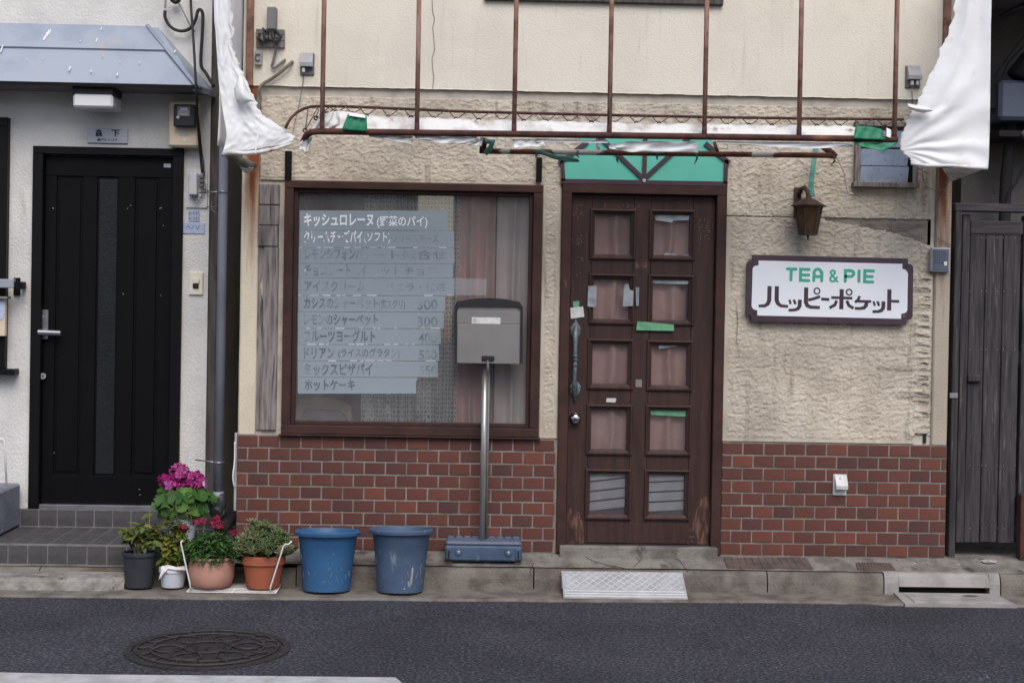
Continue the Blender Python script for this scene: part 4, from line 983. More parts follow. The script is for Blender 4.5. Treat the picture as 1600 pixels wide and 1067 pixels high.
# ---------------------------------------------------------------- weatherproof sockets
def socket(px0, py0, px1, py1, label, cable=None, m='greyplastic', base_y=-.02):
    t = thing('outdoor_socket', U((px0 + px1) / 2, py1, base_y), label, 'socket', 'weatherproof sockets on the wall')
    w0, h0 = px1 - px0, py1 - py0
    MB().pbox(px0, py0, px1, py1, base_y - .012, base_y + .012, .004).build('back_box', 'greybox' if m == 'greyplastic' else m, t)
    ym = py0 + h0 * .62
    a = U(px0 + 1.5, py0 + 1, base_y); b = U(px1 - 1.5, py0 + h0 * .66, base_y)
    k = MB().xprof([(base_y - .012, a.z), (base_y - .02, a.z - .004), (base_y - .052, b.z + .02), (base_y - .05, b.z), (base_y - .012, b.z)], a.x, b.x); k.build('hood', m, t, recalc=True)
    p = U((px0 + px1) / 2, py0 + h0 * .2, base_y - .028); MB().ball(p, .004, 4).build('screw_hole', 'ink', t)
    if cable:
        for i, dx in enumerate(cable):
            MB().pbox(px0 + dx - 2.2, py0 + h0 * .66, px0 + dx + 2.2, py0 + h0 * .86, base_y - .04, base_y - .012, .002).build('plug', 'whiteplastic', t)
    return t
socket(469, 83, 491, 118, 'grey outdoor socket on the upper wall near the tangled cable board', (5,))
socket(1415, 103, 1438, 138, 'grey outdoor socket on the upper wall beside the hanging canvas', (11, 19))
socket(1302, 741, 1323, 774, 'pale grey outdoor socket cover on the red brick base', None, 'whiteplastic', -.013)
def cable(name, pts, r, m, label, cat='cable', group='cables'):
    # smooth through the points
    P = [U(*p) for p in pts]; Q = []
    for i in range(len(P) - 1):
        p0, p1, p2, p3 = P[max(i - 1, 0)], P[i], P[i + 1], P[min(i + 2, len(P) - 1)]
        for j in range(6):
            t = j / 6; Q.append(.5 * ((2 * p1) + (p2 - p0) * t + (2 * p0 - 5 * p1 + 4 * p2 - p3) * t * t + (3 * p1 - p0 - 3 * p2 + p3) * t ** 3))
    Q.append(P[-1]); o = MB().tube(Q, r, 6).build(name, m, smooth=True); return tag(o, label, cat, group)
cable('cable', [(474, 112, -.05), (474, 125, -.03), (470, 150, -.03), (466, 170, -.03), (460, 195, -.03), (457, 212, -.2)], .0022, 'greycable', 'thin grey cord hanging from the socket beside the cable board')
cable('cable', [(1426, 134, -.05), (1425, 145, -.05), (1426, 162, -.03)], .002, 'greycable', 'short grey cord below the socket beside the hanging canvas')

# ---------------------------------------------------------------- board with electrical boxes, upper corner
eb = thing('cable_board', U(422, 75, -.03), 'weathered grey board with box and tangled cables on upper wall', 'cable board')
for a, b in ((46, 54), (54.6, 64), (64.6, 74.5)): MB().pbox(400, a, 444.5, b, -.042, -.02, .002).build('plank', 'greywood', eb)
MB().pbox(417, 11, 431, 46, -.085, -.02, .004).build('box_cover', 'greybox', eb)
MB().pbox(416, 44, 432, 50, -.07, -.042, .003).build('box_base', 'greybox', eb)
for x0, y0, x1, y1 in ((405, 54, 412, 66), (412, 56, 419, 64), (420, 50, 428, 62), (430, 50, 438, 60), (434, 46, 440, 56)): MB().pbox(x0, y0, x1, y1, -.066, -.042, .004).build('clamp', 'greybox', eb)
k = MB()
for pts in ([(416, 52), (411, 44), (414, 60), (420, 64)], [(424, 50), (426, 60), (432, 66), (438, 58)], [(404, 60), (412, 66), (420, 58)], [(407, 52), (402, 60), (408, 68)], [(430, 48), (440, 58), (433, 70), (424, 62)]):
    k.ptube([(a, b, -.07 - .004 * i) for i, (a, b) in enumerate(pts)], .006, 6)
k.build('wire_tangle', 'cable', eb, smooth=True)
MB().pbox(398, 80, 409, 102, -.05, -.02, .004).build('terminal_block', 'greyplastic', eb)
k = MB(); p = U(403, 90, -.055); k.tube([p + Vector((math.cos(a) * .014, 0, math.sin(a) * .018)) for a in [R_(40 + 28 * i) for i in range(11)]], .004, 6); k.build('clip', 'greybox', eb)
cable('cable', [(430, 62, -.07), (431, 78, -.05), (427, 95, -.045), (425, 104, -.04), (430, 106, -.04), (441, 97, -.04), (445, 94, -.02)], .0075, 'greybox', 'dark grey cable looping from the board into the wall', )
cable('cable', [(457, 97, -.02), (452, 101, -.05), (440, 112, -.05), (425, 123, -.045), (412, 131, -.045), (405, 140, -.045), (403, 155, -.04), (402, 178, -.04)], .009, 'greycable', 'thick beige cable running down toward the pillar')

# ---------------------------------------------------------------- intercom by the gate
ic = thing('intercom', U(1470, 425, -.03), 'grey intercom panel with call button beside the wooden gate', 'intercom')
MB().pbox(1455, 387, 1485, 425, -.045, -.008, .006).build('housing', 'greyplastic', ic)
MB().pbox(1457.5, 389.5, 1482.5, 422.5, -.049, -.044, .003).build('grille_panel', 'acunit', ic)
k = MB()
for i in range(5):
    for j in range(5): p = U(1461 + i * 3.6, 394 + j * 4.2, -.0492); k.ball(p, .0042, 4, (1, .4, .7))
k.build('speaker_hole', 'ink', ic)
MB().pbox(1475, 409, 1480, 415.5, -.054, -.049, .002).build('call_button', 'ivory', ic)
cable('cable', [(1482, 288, -.02), (1472, 305, -.02), (1464, 325, -.02), (1463, 350, -.02), (1464, 370, -.02), (1473, 376, -.02), (1484, 382, -.02), (1483, 387, -.03)], .0025, 'greycable', 'thin wire winding down the rusty pillar to the intercom')
cable('cable', [(1441, 262, -.03), (1444, 285, -.03), (1455, 296, -.03), (1470, 298, -.03), (1482, 292, -.03)], .0025, 'greycable', 'thin wire sagging below the torn canvas corner')
cable('cable', [(1304, 240, -.3), (1310, 252, -.25), (1318, 268, -.2), (1321, 285, -.15), (1325, 300, -.12), (1333, 303, -.1)], .003, 'wire', 'white twisted twine dangling from the peeling pipe')
cable('cable', [(1325, 300, -.12), (1320, 310, -.1), (1314, 318, -.09)], .0025, 'wire', 'loose white twine end beside the lantern')

# ================================================================== AWNING
AY = -.65
aw = thing('awning_frame', U(950, 215, AY), 'rusty bare awning frame of upright rods and bottom tube', 'awning frame')
RODX = [(506.5, 503), (654, 652), (806, 804), (955.5, 952.5), (1104, 1101.5), (1253, 1248.5), (1403, 1397)]
for a, b in RODX:
    p = U(b, 206 + (b - 500) * .012, AY); q = U(a, 0, AY); x0 = (p.x + q.x) / 2
    MB().tube([(x0, AY + .004, p.z), (x0, AY + .004, 3.55)], .0125, 10).build('upright_rod', 'rust', aw, smooth=True)
    MB().tube([(x0, AY + .004, p.z - .012), (x0, AY + .004, p.z + .05)], .0133, 10).build('rod_foot', 'rustdark', aw, smooth=True)
tb = [(474, 222, AY + .1), (478, 213, AY + .03), (486, 207, AY), (498, 205.5, AY)] + [(x, 205.5 + (x - 498) * .0138, AY) for x in range(520, 1400, 40)] + [(1402, 218.5, AY)]
MB().ptube(tb, .0165, 12).build('bottom_tube', 'rustdark', aw, smooth=True)
BYb = -.5
BPTS = [(446, 201), (449, 194), (455, 184), (464, 176), (475, 170), (486, 167), (500, 166), (535, 166.5), (600, 169), (720, 174.5), (900, 179), (1120, 183.5), (1260, 185.5), (1412, 187)]
def bar_y(x): return float(np.interp(x, [p[0] for p in BPTS[6:]], [p[1] for p in BPTS[6:]]))
def eye_y(x): return float(np.interp(x, [494, 511, 526, 551, 573, 604, 638, 711, 900, 1112, 1220, 1400], [185, 178.5, 176, 178.5, 182, 183.5, 184.3, 187.6, 192, 196, 197.5, 199]))
bar_ = [(a, b, BYb - (.12 if a < 450 else .06 if a < 460 else 0)) for a, b in BPTS]
MB().ptube(bar_, .0075, 8).build('lacing_bar', 'rustdark', aw, smooth=True)
MB().tube([(U(343, 0, AY).x, AY, 3.56), (U(1548, 0, AY).x, AY, 3.56)], .0165, 10).build('top_tube', 'rust', aw, smooth=True)
for x in (XL + .055, XR - .05): MB().tube([(x, AY, 3.56), (x, -.02, 3.9)], .0165, 10).build('top_strut', 'rust', aw, smooth=True)
MB().pbox(385, -60, 396, 134, -.045, -.02, .003).build('wall_post', 'rust', aw)
MB().pbox(1475.5, -60, 1487, 88, -.045, -.02, .003).build('wall_post', 'rust', aw)
k = MB()        # lacing cord and eyelets
eye = []
xx = 478
G0 = [(477, 204.5), (494, 185), (511.6, 178.5), (525.6, 176), (551, 178.5), (572.7, 182)]
x = 572
while x < 1405:
    x += 35.2; G0.append((x, eye_y(x)))
for (ex, ey) in G0:
    E_ = U(ex, ey, BYb - .03); eye.append(E_)
    for dx, dy in ((-12, -12.5), (13, -12.5)):
        if ex < 500: dx, dy = dx * .6 + 8, dy * 1.0
        k.tube([E_ + Vector((0, -.003, 0)), U(max(470, ex + dx + (4 if dx > 0 else 0)), bar_y(max(500, ex + dx)) + (2 if ex < 500 else 0), BYb - .008)], .0027, 5)
k.build('lacing_cord', 'lanterniron', aw)
for e in eye: MB().tube([e + Vector((math.cos(a) * .010, -.008, math.sin(a) * .010)) for a in [2 * math.pi * i / 12 for i in range(13)]], .004, 5, False).build('eyelet', 'rustdark', aw, smooth=True)

def catrom(pts, t):
    n = len(pts) - 1; f = min(max(t, 0), 1) * n; i = min(int(f), n - 1); f -= i
    a, b = pts[i], pts[i + 1]; return tuple(a[k] + (b[k] - a[k]) * f for k in range(len(a)))
# strip of canvas still laced to the frame
vc = thing('canvas_valance', U(950, 205, AY), 'torn strip of dirty white canvas laced along the awning tube', 'canvas')
def strip(u, v):
    px = 497 + (1350 - 497) * u
    sl_ = (px - 498) * .0138
    tear = 0.0
    ytop = eye_y(px) - 3.4 + (2.4 * abs(math.sin(math.pi * (px - 572.7) / 35.2)) if px > 560 else .6) + 1.2 * float(perlin(px * .11, 4, 60))
    if px > 1330: ytop = 199
    t = v
    Y = BYb - .035 + (AY + .03 - (BYb - .035)) * t
    py = ytop + (205 + sl_ - ytop) * t
    Y += .006 * float(perlin(px * .05, v * 3, 31)) + .004 * math.sin(px * .11 + v * 3)
    return tuple(U(px, py, Y))
MB().grid(strip, 170, 6).build('laced_strip', 'dirtycanvas', vc, smooth=True, sol=.0009)
# rags below the tube
def rag(name, top, bot, Y0, m='canvas', parent=None, n=26, fold=.012, sd=0):
    def f(u, v):
        a = catrom(top, u); b = catrom(bot, u)
        Y = Y0 + fold * float(perlin(u * 5, v * 2 + sd, 33 + sd)) - .01 * v + fold * .5 * math.sin(u * 17 + v * 4)
        return tuple(U(a[0] + (b[0] - a[0]) * v, a[1] + (b[1] - a[1]) * v, Y))
    return MB().grid(f, n, 8).build(name, m, parent, smooth=True, sol=.0009)
rag('rag', [(575, 211), (610, 212), (645, 213)], [(578, 214), (605, 219), (644, 227)], AY + .02, 'dirtycanvas', vc, sd=1)
rag('rag', [(646, 212), (700, 213), (745, 214)], [(650, 217), (700, 226), (744, 222)], AY + .02, 'canvas', vc, sd=2)
rag('rag', [(800, 218), (850, 218)], [(803, 232), (853, 229)], AY + .02, 'canvas', vc, sd=3)
rag('rag', [(720, 216), (755, 217)], [(712, 224), (752, 229)], AY + .03, 'canvas', vc, sd=4)
rag('rag', [(950, 228), (980, 221), (1030, 221), (1092, 222)], [(952, 232), (985, 238), (1030, 237), (1091, 239)], AY + .03, 'canvas', vc, 34, .02, 5)
rag('rag', [(1120, 221), (1200, 222), (1265, 223), (1330, 225)], [(1120, 224), (1200, 229), (1255, 233), (1332, 230)], AY + .02, 'canvas', vc, 40, .012, 6)
rag('rag', [(838, 217), (900, 219), (950, 220)], [(838, 222), (900, 223), (950, 224)], AY + .02, 'canvas', vc, 30, .008, 7)
rag('rag', [(500, 180), (515, 176), (530, 173)], [(478, 215), (505, 203), (531, 196)], AY + .05, 'dirtycanvas', vc, 20, .02, 8)
rag('rag', [(466, 226), (476, 216), (488, 214)], [(468, 233), (478, 240), (483, 236)], AY + .05, 'dirtycanvas', vc, 12, .02, 9)
rag('rag', [(1385, 200), (1392, 203)], [(1385, 214), (1392, 216)], AY - .01, 'canvas', vc, 6, .004, 10)
# green tape mends
rag('tape_patch', [(544, 178), (573, 182)], [(534, 203), (574, 206)], AY - .022, 'greentape', vc, 12, .006, 11)
rag('tape_patch', [(1337, 197), (1360, 198), (1378, 202)], [(1333, 217), (1358, 218), (1383, 219)], AY - .022, 'greentape', vc, 12, .006, 12)
rag('tape_patch', [(1334, 222), (1365, 223), (1403, 223)], [(1340, 228), (1380, 237), (1398, 227)], AY - .01, 'greentape', vc, 12, .01, 13)
rag('tape_patch', [(545, 176), (571, 180)], [(545, 181), (571, 185)], AY - .028, 'canvas', vc, 8, .003, 14)

# canvas hanging at the two ends
def hang(name, label, inner, outer, N, foldf, group):
    t = thing(name, U(*outer[-1][:2], AY), label, 'canvas', group)
    def f(u, v):
        a = catrom(inner, v); b = catrom(outer, v)
        px = a[0] + (b[0] - a[0]) * u; py = a[1] + (b[1] - a[1]) * u
        jag = (1 - u) ** 8 * (6 * float(perlin(v * 26, 1.7, 40)) + 4 * float(perlin(v * 71, 2.7, 49)))
        return tuple(U(px + jag, py, AY + foldf(u, v)))
    MB().grid(f, 44, int(N * 1.6)).build('front_panel', 'canvas', t, smooth=True, sol=.0009)
    return t
innerR = [(1497, -60), (1493, 0), (1487, 40), (1473, 72), (1463, 100), (1447, 128), (1440, 145), (1433, 165), (1422, 178), (1416, 195), (1405, 218), (1408, 232), (1418, 245), (1424, 256)]
outerR = [(1549, -60), (1548.5, 0), (1548.2, 40), (1548, 72), (1547.7, 100), (1547.4, 128), (1547.2, 145), (1547, 165), (1546.8, 178), (1546.5, 195), (1546, 218), (1545.5, 232), (1545, 248), (1543.5, 262)]
def foldR(u, v):
    # folds fan out of the pinched corner
    px = u; th = math.atan2((v - .86) * 1.9, u + .05)
    return (.006 * math.sin(th * 16 + 2 * float(perlin(u * 3, v * 3, 41))) * min(1, u * 3) * (1 - u * .45) + .02 * float(perlin(u * 2.2, v * 3, 42)) + .03 * (1 - u) * (v ** 2) * (1 if v < .86 else 1)) + (.03 * (1 - v) * (1 - u))
cr_ = hang('hanging_canvas', 'torn white awning canvas hanging over the wooden gate corner', innerR, outerR, 70, foldR, 'torn canvas ends of the awning')
xo = U(1546, 130, AY).x + .003
def sideR(u, v):
    y = AY + .004 + (-.03 - AY) * u; z = 2.295 + (3.55 - 2.295) * v
    return (xo + .008 * float(perlin(u * 3, v * 4, 43)) + (.02 * u), y, z)
MB().grid(sideR, 12, 24).build('side_panel', 'canvas', cr_, smooth=True, sol=.0009)
# bottom hem roll and the return flap behind it
k = MB(); k.ptube([(1424, 256, AY - .004), (1450, 259, AY - .008), (1490, 259, AY - .006), (1520, 262, AY - .008), (1543, 263, AY - .004)], [.007, .009, .008, .010, .008], 8); k.build('bottom_hem', 'dirtycanvas', cr_, smooth=True)
def flapR(u, v):
    a = (1472 + 66 * u, 263, -.35 - .25 * u); b = (1486 + 52 * u, 284 - 20 * u, -.1 - .5 * u)
    p = [a[i] + (b[i] - a[i]) * v for i in range(3)]; return tuple(U(p[0], p[1], p[2] + .012 * math.sin(u * 9 + v * 3)))
MB().grid(flapR, 16, 6).build('return_flap', 'dirtycanvas', cr_, smooth=True, sol=.0009)
def curl(u, v):
    a = catrom([(1418, 162), (1428, 164), (1440, 165), (1455, 170)], u); b = catrom([(1420, 170), (1432, 175), (1444, 177), (1457, 174)], u)
    return tuple(U(a[0] + (b[0] - a[0]) * v, a[1] + (b[1] - a[1]) * v, AY - .012 - .03 * math.sin(v * math.pi)))
MB().grid(curl, 12, 8).build('curled_tear', 'canvas', cr_, smooth=True, sol=.0009)

innerL = [(362, -60), (360, 0), (363, 35), (366, 52), (362, 72), (369, 88), (373, 104), (383, 120), (392, 140), (400, 160), (410, 180), (428, 192), (447, 203), (459, 212), (455, 224)]
outerL = [(333, -60), (334, 0), (335, 35), (337, 52), (338, 72), (339, 88), (340, 104), (341, 120), (343, 140), (346, 160), (349, 180), (352, 195), (354, 212), (351, 228), (346, 243)]
def foldL(u, v):
    return .004 * math.sin(u * 9 - v * 5 + 2.5 * float(perlin(u * 3, v * 3, 44))) + .012 * float(perlin(u * 2.5, v * 3, 45)) + .06 * (1 - u) * v + .010 * abs(float(perlin(v * 5 + u * 3, u * 3 - v * 3, 46))) + .008 * abs(float(perlin(v * 13 - u * 4, u * 6 + v * 4, 48))) * (.3 + v)
cl_ = hang('hanging_canvas', 'crumpled white awning canvas hanging beside the grey drain pipe', innerL, outerL, 80, foldL, 'torn canvas ends of the awning')
xo2 = U(343, 130, AY).x - .003
def sideL(u, v):
    y = AY + .004 + (-.04 - AY) * u; z = 2.33 + (3.55 - 2.33) * v
    return (xo2 + .012 * float(perlin(u * 3, v * 4, 47)) + .015 * u, y, z)
MB().grid(sideL, 12, 24).build('side_panel', 'canvas', cl_, smooth=True, sol=.0009)
k = MB(); k.ptube([(346, 243, AY), (358, 238, AY - .02), (380, 240, AY - .02), (405, 238, AY - .01), (430, 233, AY), (456, 224, AY + .04)], [.009, .012, .010, .012, .009, .007], 8); k.build('bottom_hem', 'dirtycanvas', cl_, smooth=True)
k = MB(); k.ptube([(356, 243, AY + .1), (370, 249, -.4), (384, 256, -.22), (396, 259, -.06)], [.016, .02, .024, .022], 10); k.build('wrapped_strut', 'greycable', cl_, smooth=True)
k = MB(); k.ribbon([(406, 182), (404, 205), (400, 225), (399, 240)], [1, 2.5, 3, 2], AY - .03, .002); k.build('loose_tear', 'canvas', cl_)
def flapL(u, v):
    a = catrom([(372, 258), (382, 270), (388, 272)], u); b = catrom([(366, 246), (392, 262), (398, 262)], u)
    return tuple(U(a[0] + (b[0] - a[0]) * v, a[1] + (b[1] - a[1]) * v, -.3 + .2 * u))
MB().grid(flapL, 8, 4).build('return_flap', 'dirtycanvas', cl_, smooth=True, sol=.0009)
def curlL(u, v):
    a = catrom([(374, 118), (380, 124), (386, 140), (398, 160)], u); b = catrom([(366, 140), (370, 160), (380, 165), (392, 158)], u)
    return tuple(U(a[0] + (b[0] - a[0]) * v, a[1] + (b[1] - a[1]) * v, AY - .02 - .035 * math.sin(v * math.pi) * math.sin(u * math.pi)))
MB().grid(curlL, 12, 8).build('curled_tear', 'canvas', cl_, smooth=True, sol=.0009)

# ---------------------------------------------------------------- peeling pipe under the awning
HY = -.42
hp = thing('hanging_pipe', U(1030, 245, HY), 'peeling white and rust pipe hung below the awning tube', 'pipe')
MB().ptube([(x, 236.5 + (x - 756) * .0125, HY) for x in range(756, 1310, 50)] + [(1306, 243.5, HY)], .0145, 12).build('pipe', 'rustpaint', hp, smooth=True)
MB().ptube([(756, 216, HY), (755, 228, HY), (754, 240, HY)], .018, 8).build('end_bracket', 'rustdark', hp, smooth=True)
MB().ptube([(1284, 228, HY + .16), (1294, 235, HY + .08), (1303, 243, HY - .005)], .018, 8).build('end_bracket', 'rustdark', hp, smooth=True)
MB().ptube([(931, 217, HY), (937, 239, HY)], .009, 8).build('hanger', 'rustpaint', hp, smooth=True)
MB().ptube([(1116, 222, HY), (1122, 240, HY)], .009, 8).build('hanger', 'rustpaint', hp, smooth=True)
MB().ptube([(758, 221, HY - .02), (770, 222, HY - .03), (766, 232, HY - .03), (758, 240, HY - .02)], [.014, .018, .016, .015], 8).build('cloth_tie', 'teal', hp, smooth=True)
MB().ptube([(833, 235, HY - .02), (845, 238, HY - .025), (865, 245, HY - .025), (885, 250, HY - .02), (905, 252, HY - .02)], [.008, .011, .012, .011, .006], 8).build('cloth_tie', 'teal', hp, smooth=True)
MB().ptube([(862, 245, HY - .03), (885, 246, HY - .03), (903, 250, HY - .03)], [.007, .009, .005], 8).build('cloth_tie', 'teal', hp, smooth=True)
rag('cloth_tie', [(1012, 236), (1030, 229), (1045, 236)], [(1010, 239), (1030, 240), (1040, 239)], HY - .02, 'teal', hp, 8, .006, 21)
for x, y in ((903, 243), (965, 250), (1027, 246), (1088, 248), (837, 244), (1303, 252)):
    k = MB(); k.ptube([(x, y - 8, HY - .018), (x + random.uniform(-2, 2), y, HY - .02), (x + random.uniform(-5, 4), y + random.uniform(3, 10), HY - .012)], [.005, .006, .002], 5); k.build('twine_knot', 'greycable', hp)

# ================================================================== MAILBOX ON A POST
mbx = thing('mailbox', (ux(756, 880, -.1), -.105, .135), 'brushed steel mailbox on a post with grey water filled base', 'mailbox')
MY = -.175
k = MB().box(ux(713, 520, MY), ux(814, 520, MY), MY, MY + .13, uz(763, 568, MY), uz(763, 478, MY), .004); k.build('body', 'steel', mbx)
k = MB().pbox(714, 487, 812.5, 505.5, MY - .004, MY, .001); k.build('slot_flap', 'steel', mbx)
k = MB().pbox(714, 506.5, 812, 568, MY - .006, MY, .002); k.build('door', 'steel', mbx)
ho = [(710, 569), (710, 479), (714, 471), (738, 467), (762, 465.5), (788, 467), (812, 472), (817, 480), (817, 569), (813.5, 569), (813.5, 484), (809, 479.5), (718, 478.5), (713.5, 483), (713.5, 569)]
MB().ppoly(ho, MY - .014, MY + .14).build('hood_frame', 'dark', mbx)
MB().pbox(737, 496, 782, 506, MY - .0065, MY - .004).build('name_label', 'paper', mbx)
k = MB().pbox(739, 499, 744, 500, MY - .0072, MY - .006); k.pbox(739, 502, 744, 503, MY - .0072, MY - .006); k.build('label_print', 'greybox', mbx)
MB().pbox(752.5, 556, 772.5, 564, MY - .016, MY - .006, .004).build('lock_grip', 'dark', mbx)
MB().ptube([(762, 563, MY - .012), (762.5, 574, MY - .012), (762.3, 586, MY - .008)], [.006, .008, .004], 8).build('padlock', 'greybox', mbx, smooth=True)
zb0 = uz(757, 840, -.11)
px_ = ux(757.5, 700, -.11)
MB().tube([(px_ - .006, -.11, zb0 - .04), (px_ - .006, -.11, uz(757, 570, -.11))], .017, 14).build('post', 'steel', mbx, smooth=True)
MB().tube([(px_ + .016, -.10, zb0 - .04), (px_ + .016, -.10, uz(757, 570, -.11))], .006, 8).build('post_edge', 'greybox', mbx, smooth=True)
bx0, bx1 = ux(695, 865, -.185), ux(816, 865, -.185); bz0 = .142; bz1 = uz(755, 853, -.185); bz2 = uz(755, 840, -.1)
base = MB().box(bx0, bx1, -.185, -.022, bz0, bz1, .01)
base = base.build('base', 'fadedbucket', mbx)
MB().box(bx0 + .004, bx1 - .004, -.178, -.03, bz1 - .002, bz1 + .022, .01).build('base_top', 'acunit', base)
k = MB()
for i in range(9): x = bx0 + .03 + i * (bx1 - bx0 - .06) / 8; MB().box(x - .02, x + .02, -.05, -.024, bz1 + .01, bz1 + .03, .006).build('base_rib', 'fadedbucket', base)
for a in (bx0 + .075, bx1 - .075):
    k = MB(); zc = (bz0 + bz1) / 2 + .01
    k.tube([(a, -.186, zc), (a, -.192, zc)], [.022, .019], 16); k.build('moulded_boss', 'fadedbucket', base, smooth=False)
    MB().ball((a, -.193, zc), .009, 5, (1, .4, 1)).build('filler_plug', 'greyplastic', base, smooth=True)
for a in (bx0 + .022, bx1 - .022):
    MB().box(a - .016, a + .016, -.193, -.184, bz0 + .01, bz1 - .01, .006).build('corner_rib', 'fadedbucket', base)
    MB().box(a - .004, a + .004, -.196, -.192, bz0 + .018, bz0 + .06, .001).build('strap_slot', 'ink', base)
    MB().box(a - .018, a + .018, -.17, -.13, .118, bz0 + .001).build('foot', 'rustplate', base)

# ---------------------------------------------------------------- kerb ramp plate
rp = thing('ramp_plate', G(975, 930, 0), 'light grey ribbed ramp plate leaning from kerb to road', 'ramp')
x0, x1 = ux(879, 915, -.38), ux(1071, 915, -.38); ya, yb, za, zb = -.475, -.255, .016, .112
nrm = Vector((0, -(zb - za), (yb - ya))).normalized()
k = MB().xprof([(ya, .003), (ya, za), (yb, zb), (yb + .006, zb - .004), (yb + .006, .02), (yb - .02, .02), (yb - .02, zb - .022), (ya + .03, .01), (ya + .03, .003)], x0, x1); k.build('plate', 'greyplastic', rp, recalc=True)
k = MB(); T_ = Vector((0, yb - ya, zb - za))
def onp(u, v): return Vector((x0 + (x1 - x0) * u, ya, za)) + T_ * v + nrm * .0006
for i in range(-6, 20):
    for sg_ in (1, -1):
        u0 = i / 14; pts = [(u0 + sg_ * q / 8 * .22 + (.0 if sg_ > 0 else .22), .3 + .66 * q / 8) for q in range(9)]
        pts = [p for p in pts if .012 < p[0] < .988]
        if len(pts) > 1: k.tube([onp(*p) for p in pts], .0022, 5)
for v in (.05, .14, .24): k.tube([onp(.01, v), onp(.99, v)], .004, 6)
k.build('tread_pattern', 'whiteplastic', rp)

# ---------------------------------------------------------------- blue buckets
def bucket(px, ytop, ybot, wtop, wbot, m, label):
    b = G(px, ybot, .010); Rb = wbot / 2 * (b.y + CAM_D) / FPX; cy = -.475 + Rb
    d = cy + CAM_D
    Rt = wtop / 2 * d / FPX; cx = ux(px, (ytop + ybot) / 2, cy); zt__ = uz(px, ytop, cy); z0 = .010
    t = thing('plastic_bucket', (cx, cy, z0), label, 'bucket', 'blue buckets at the kerb')
    H = zt__ - z0
    def wob(a, j): return 1 - .0 * (1 + math.cos(a * 8))
    prof = [(Rb - .01, 0), (Rb, .004), (Rb + (Rt - .022 - Rb) * .5, H * .5), (Rt - .02, H - .035), (Rt - .014, H - .026), (Rt - .002, H - .024), (Rt, H - .018), (Rt, H - .006), (Rt - .006, H), (Rt - .018, H), (Rt - .026, H - .01), (Rt - .03, H - .06), (Rb - .004, .05), (.005, .045)]
    MB().lathe((cx, cy, z0), prof, 48).build('body', m, t, smooth=True, auto=35)
    MB().lathe((cx, cy, z0), [(Rb + (Rt - Rb) * .6 - .02, H - .09), (Rb + (Rt - Rb) * .6 - .02, H - .085), (.01, H - .08)], 24).build('soil', 'soil', t)
    for a in (-1.9, -1.1, -2.4, -.7):
        p = Vector((cx + math.cos(a) * (Rb + .001), cy + math.sin(a) * (Rb + .001), z0 + .008)); MB().ball(p - Vector((0, 0, .005)), .008, 4, (1, .5, .6)).build('drain_hole', 'ink', t)
    t.rotation_euler.x = R_(-4.5)      # the gutter falls towards the kerb
    return t, cx, cy, Rb, Rt, H, z0
t, cx, cy, Rb, Rt, H, z0 = bucket(511, 829, 929, 103, 75, 'bluebucket', 'bright blue plastic bucket planter at the kerb')
t2, cx2, cy2, Rb2, Rt2, H2, z02 = bucket(626, 826, 930, 101, 72, 'fadedbucket', 'faded grey blue bucket planter nearer the mailbox')
def scratch(t, cx, cy, Rb, Rt, H, z0, lst, m):
    k = MB()
    for a, f0, f1, da, w0 in lst:
        P = []
        for i in range(7):
            f = f0 + (f1 - f0) * i / 6; r = Rb + (Rt - .021 - Rb) * f + .0008; an = R_(a + da * i / 6); P.append((cx + r * math.cos(an), cy + r * math.sin(an), z0 + H * f))
        k.tube(P, [w0 * .4] + [w0] * 5 + [w0 * .4], 4)
    o = k.build('scratch', m, t); o['kind'] = 'stuff'
rs = random.Random(4)
scratch(t, cx, cy, Rb, Rt, H, z0, [(rs.uniform(-160, -20), f, f + rs.uniform(.02, .12), rs.uniform(-8, 8), rs.uniform(.0005, .0011)) for f in [rs.uniform(.1, .8) for _ in range(26)]], 'greyplastic')
scratch(t2, cx2, cy2, Rb2, Rt2, H2, z02, [(rs.uniform(-160, -20), f, f + rs.uniform(.02, .14), rs.uniform(-6, 6), rs.uniform(.0005, .001)) for f in [rs.uniform(.1, .8) for _ in range(18)]] + [(-62, .12, .42, 3, .006), (-66, .1, .2, -2, .005), (-78, .07, .1, 2, .004)], 'greyplastic')

# ================================================================== NEIGHBOUR HOUSE (black door)
HYW = .42
hx1 = ux(324, 500, HYW)
hs = thing('neighbour_house', (-2.4, HYW, .2), 'white rendered house with black door under a blue grey canopy roof', 'building')
BX0, BX1 = ux(50, 500, HYW), ux(284, 500, HYW); BZ0, BZ1 = .305, uz(165, 231, HYW)
NX0, NX1, NZ0, NZ1 = -3.6, ux(14, 380, HYW), uz(8, 575, HYW), uz(8, 185, HYW)
k = MB()
for x0, x1, z0, z1 in ((-6, NX0, 0, 6), (NX0, NX1, 0, NZ0), (NX0, NX1, NZ1, 6), (NX1, BX0, 0, 6), (BX0, BX1, BZ1, 6), (BX1, hx1, 0, 6)):
    k.box(x0, x1, HYW, HYW + .15, z0, z1)
k.box(hx1 - .12, hx1, HYW + .15, 5, 0, 6); k.box(-6, hx1 - .12, 4.9, 5, 0, 6)
k.build('wall', 'whitewall', hs)
MB().xprof([(HYW - .3, 5.95), (HYW - .3, 6.05), (2.8, 7.3), (5.3, 6.05), (5.3, 5.95)], -6.2, hx1 + .05).build('roof', 'roof', hs, recalc=True)
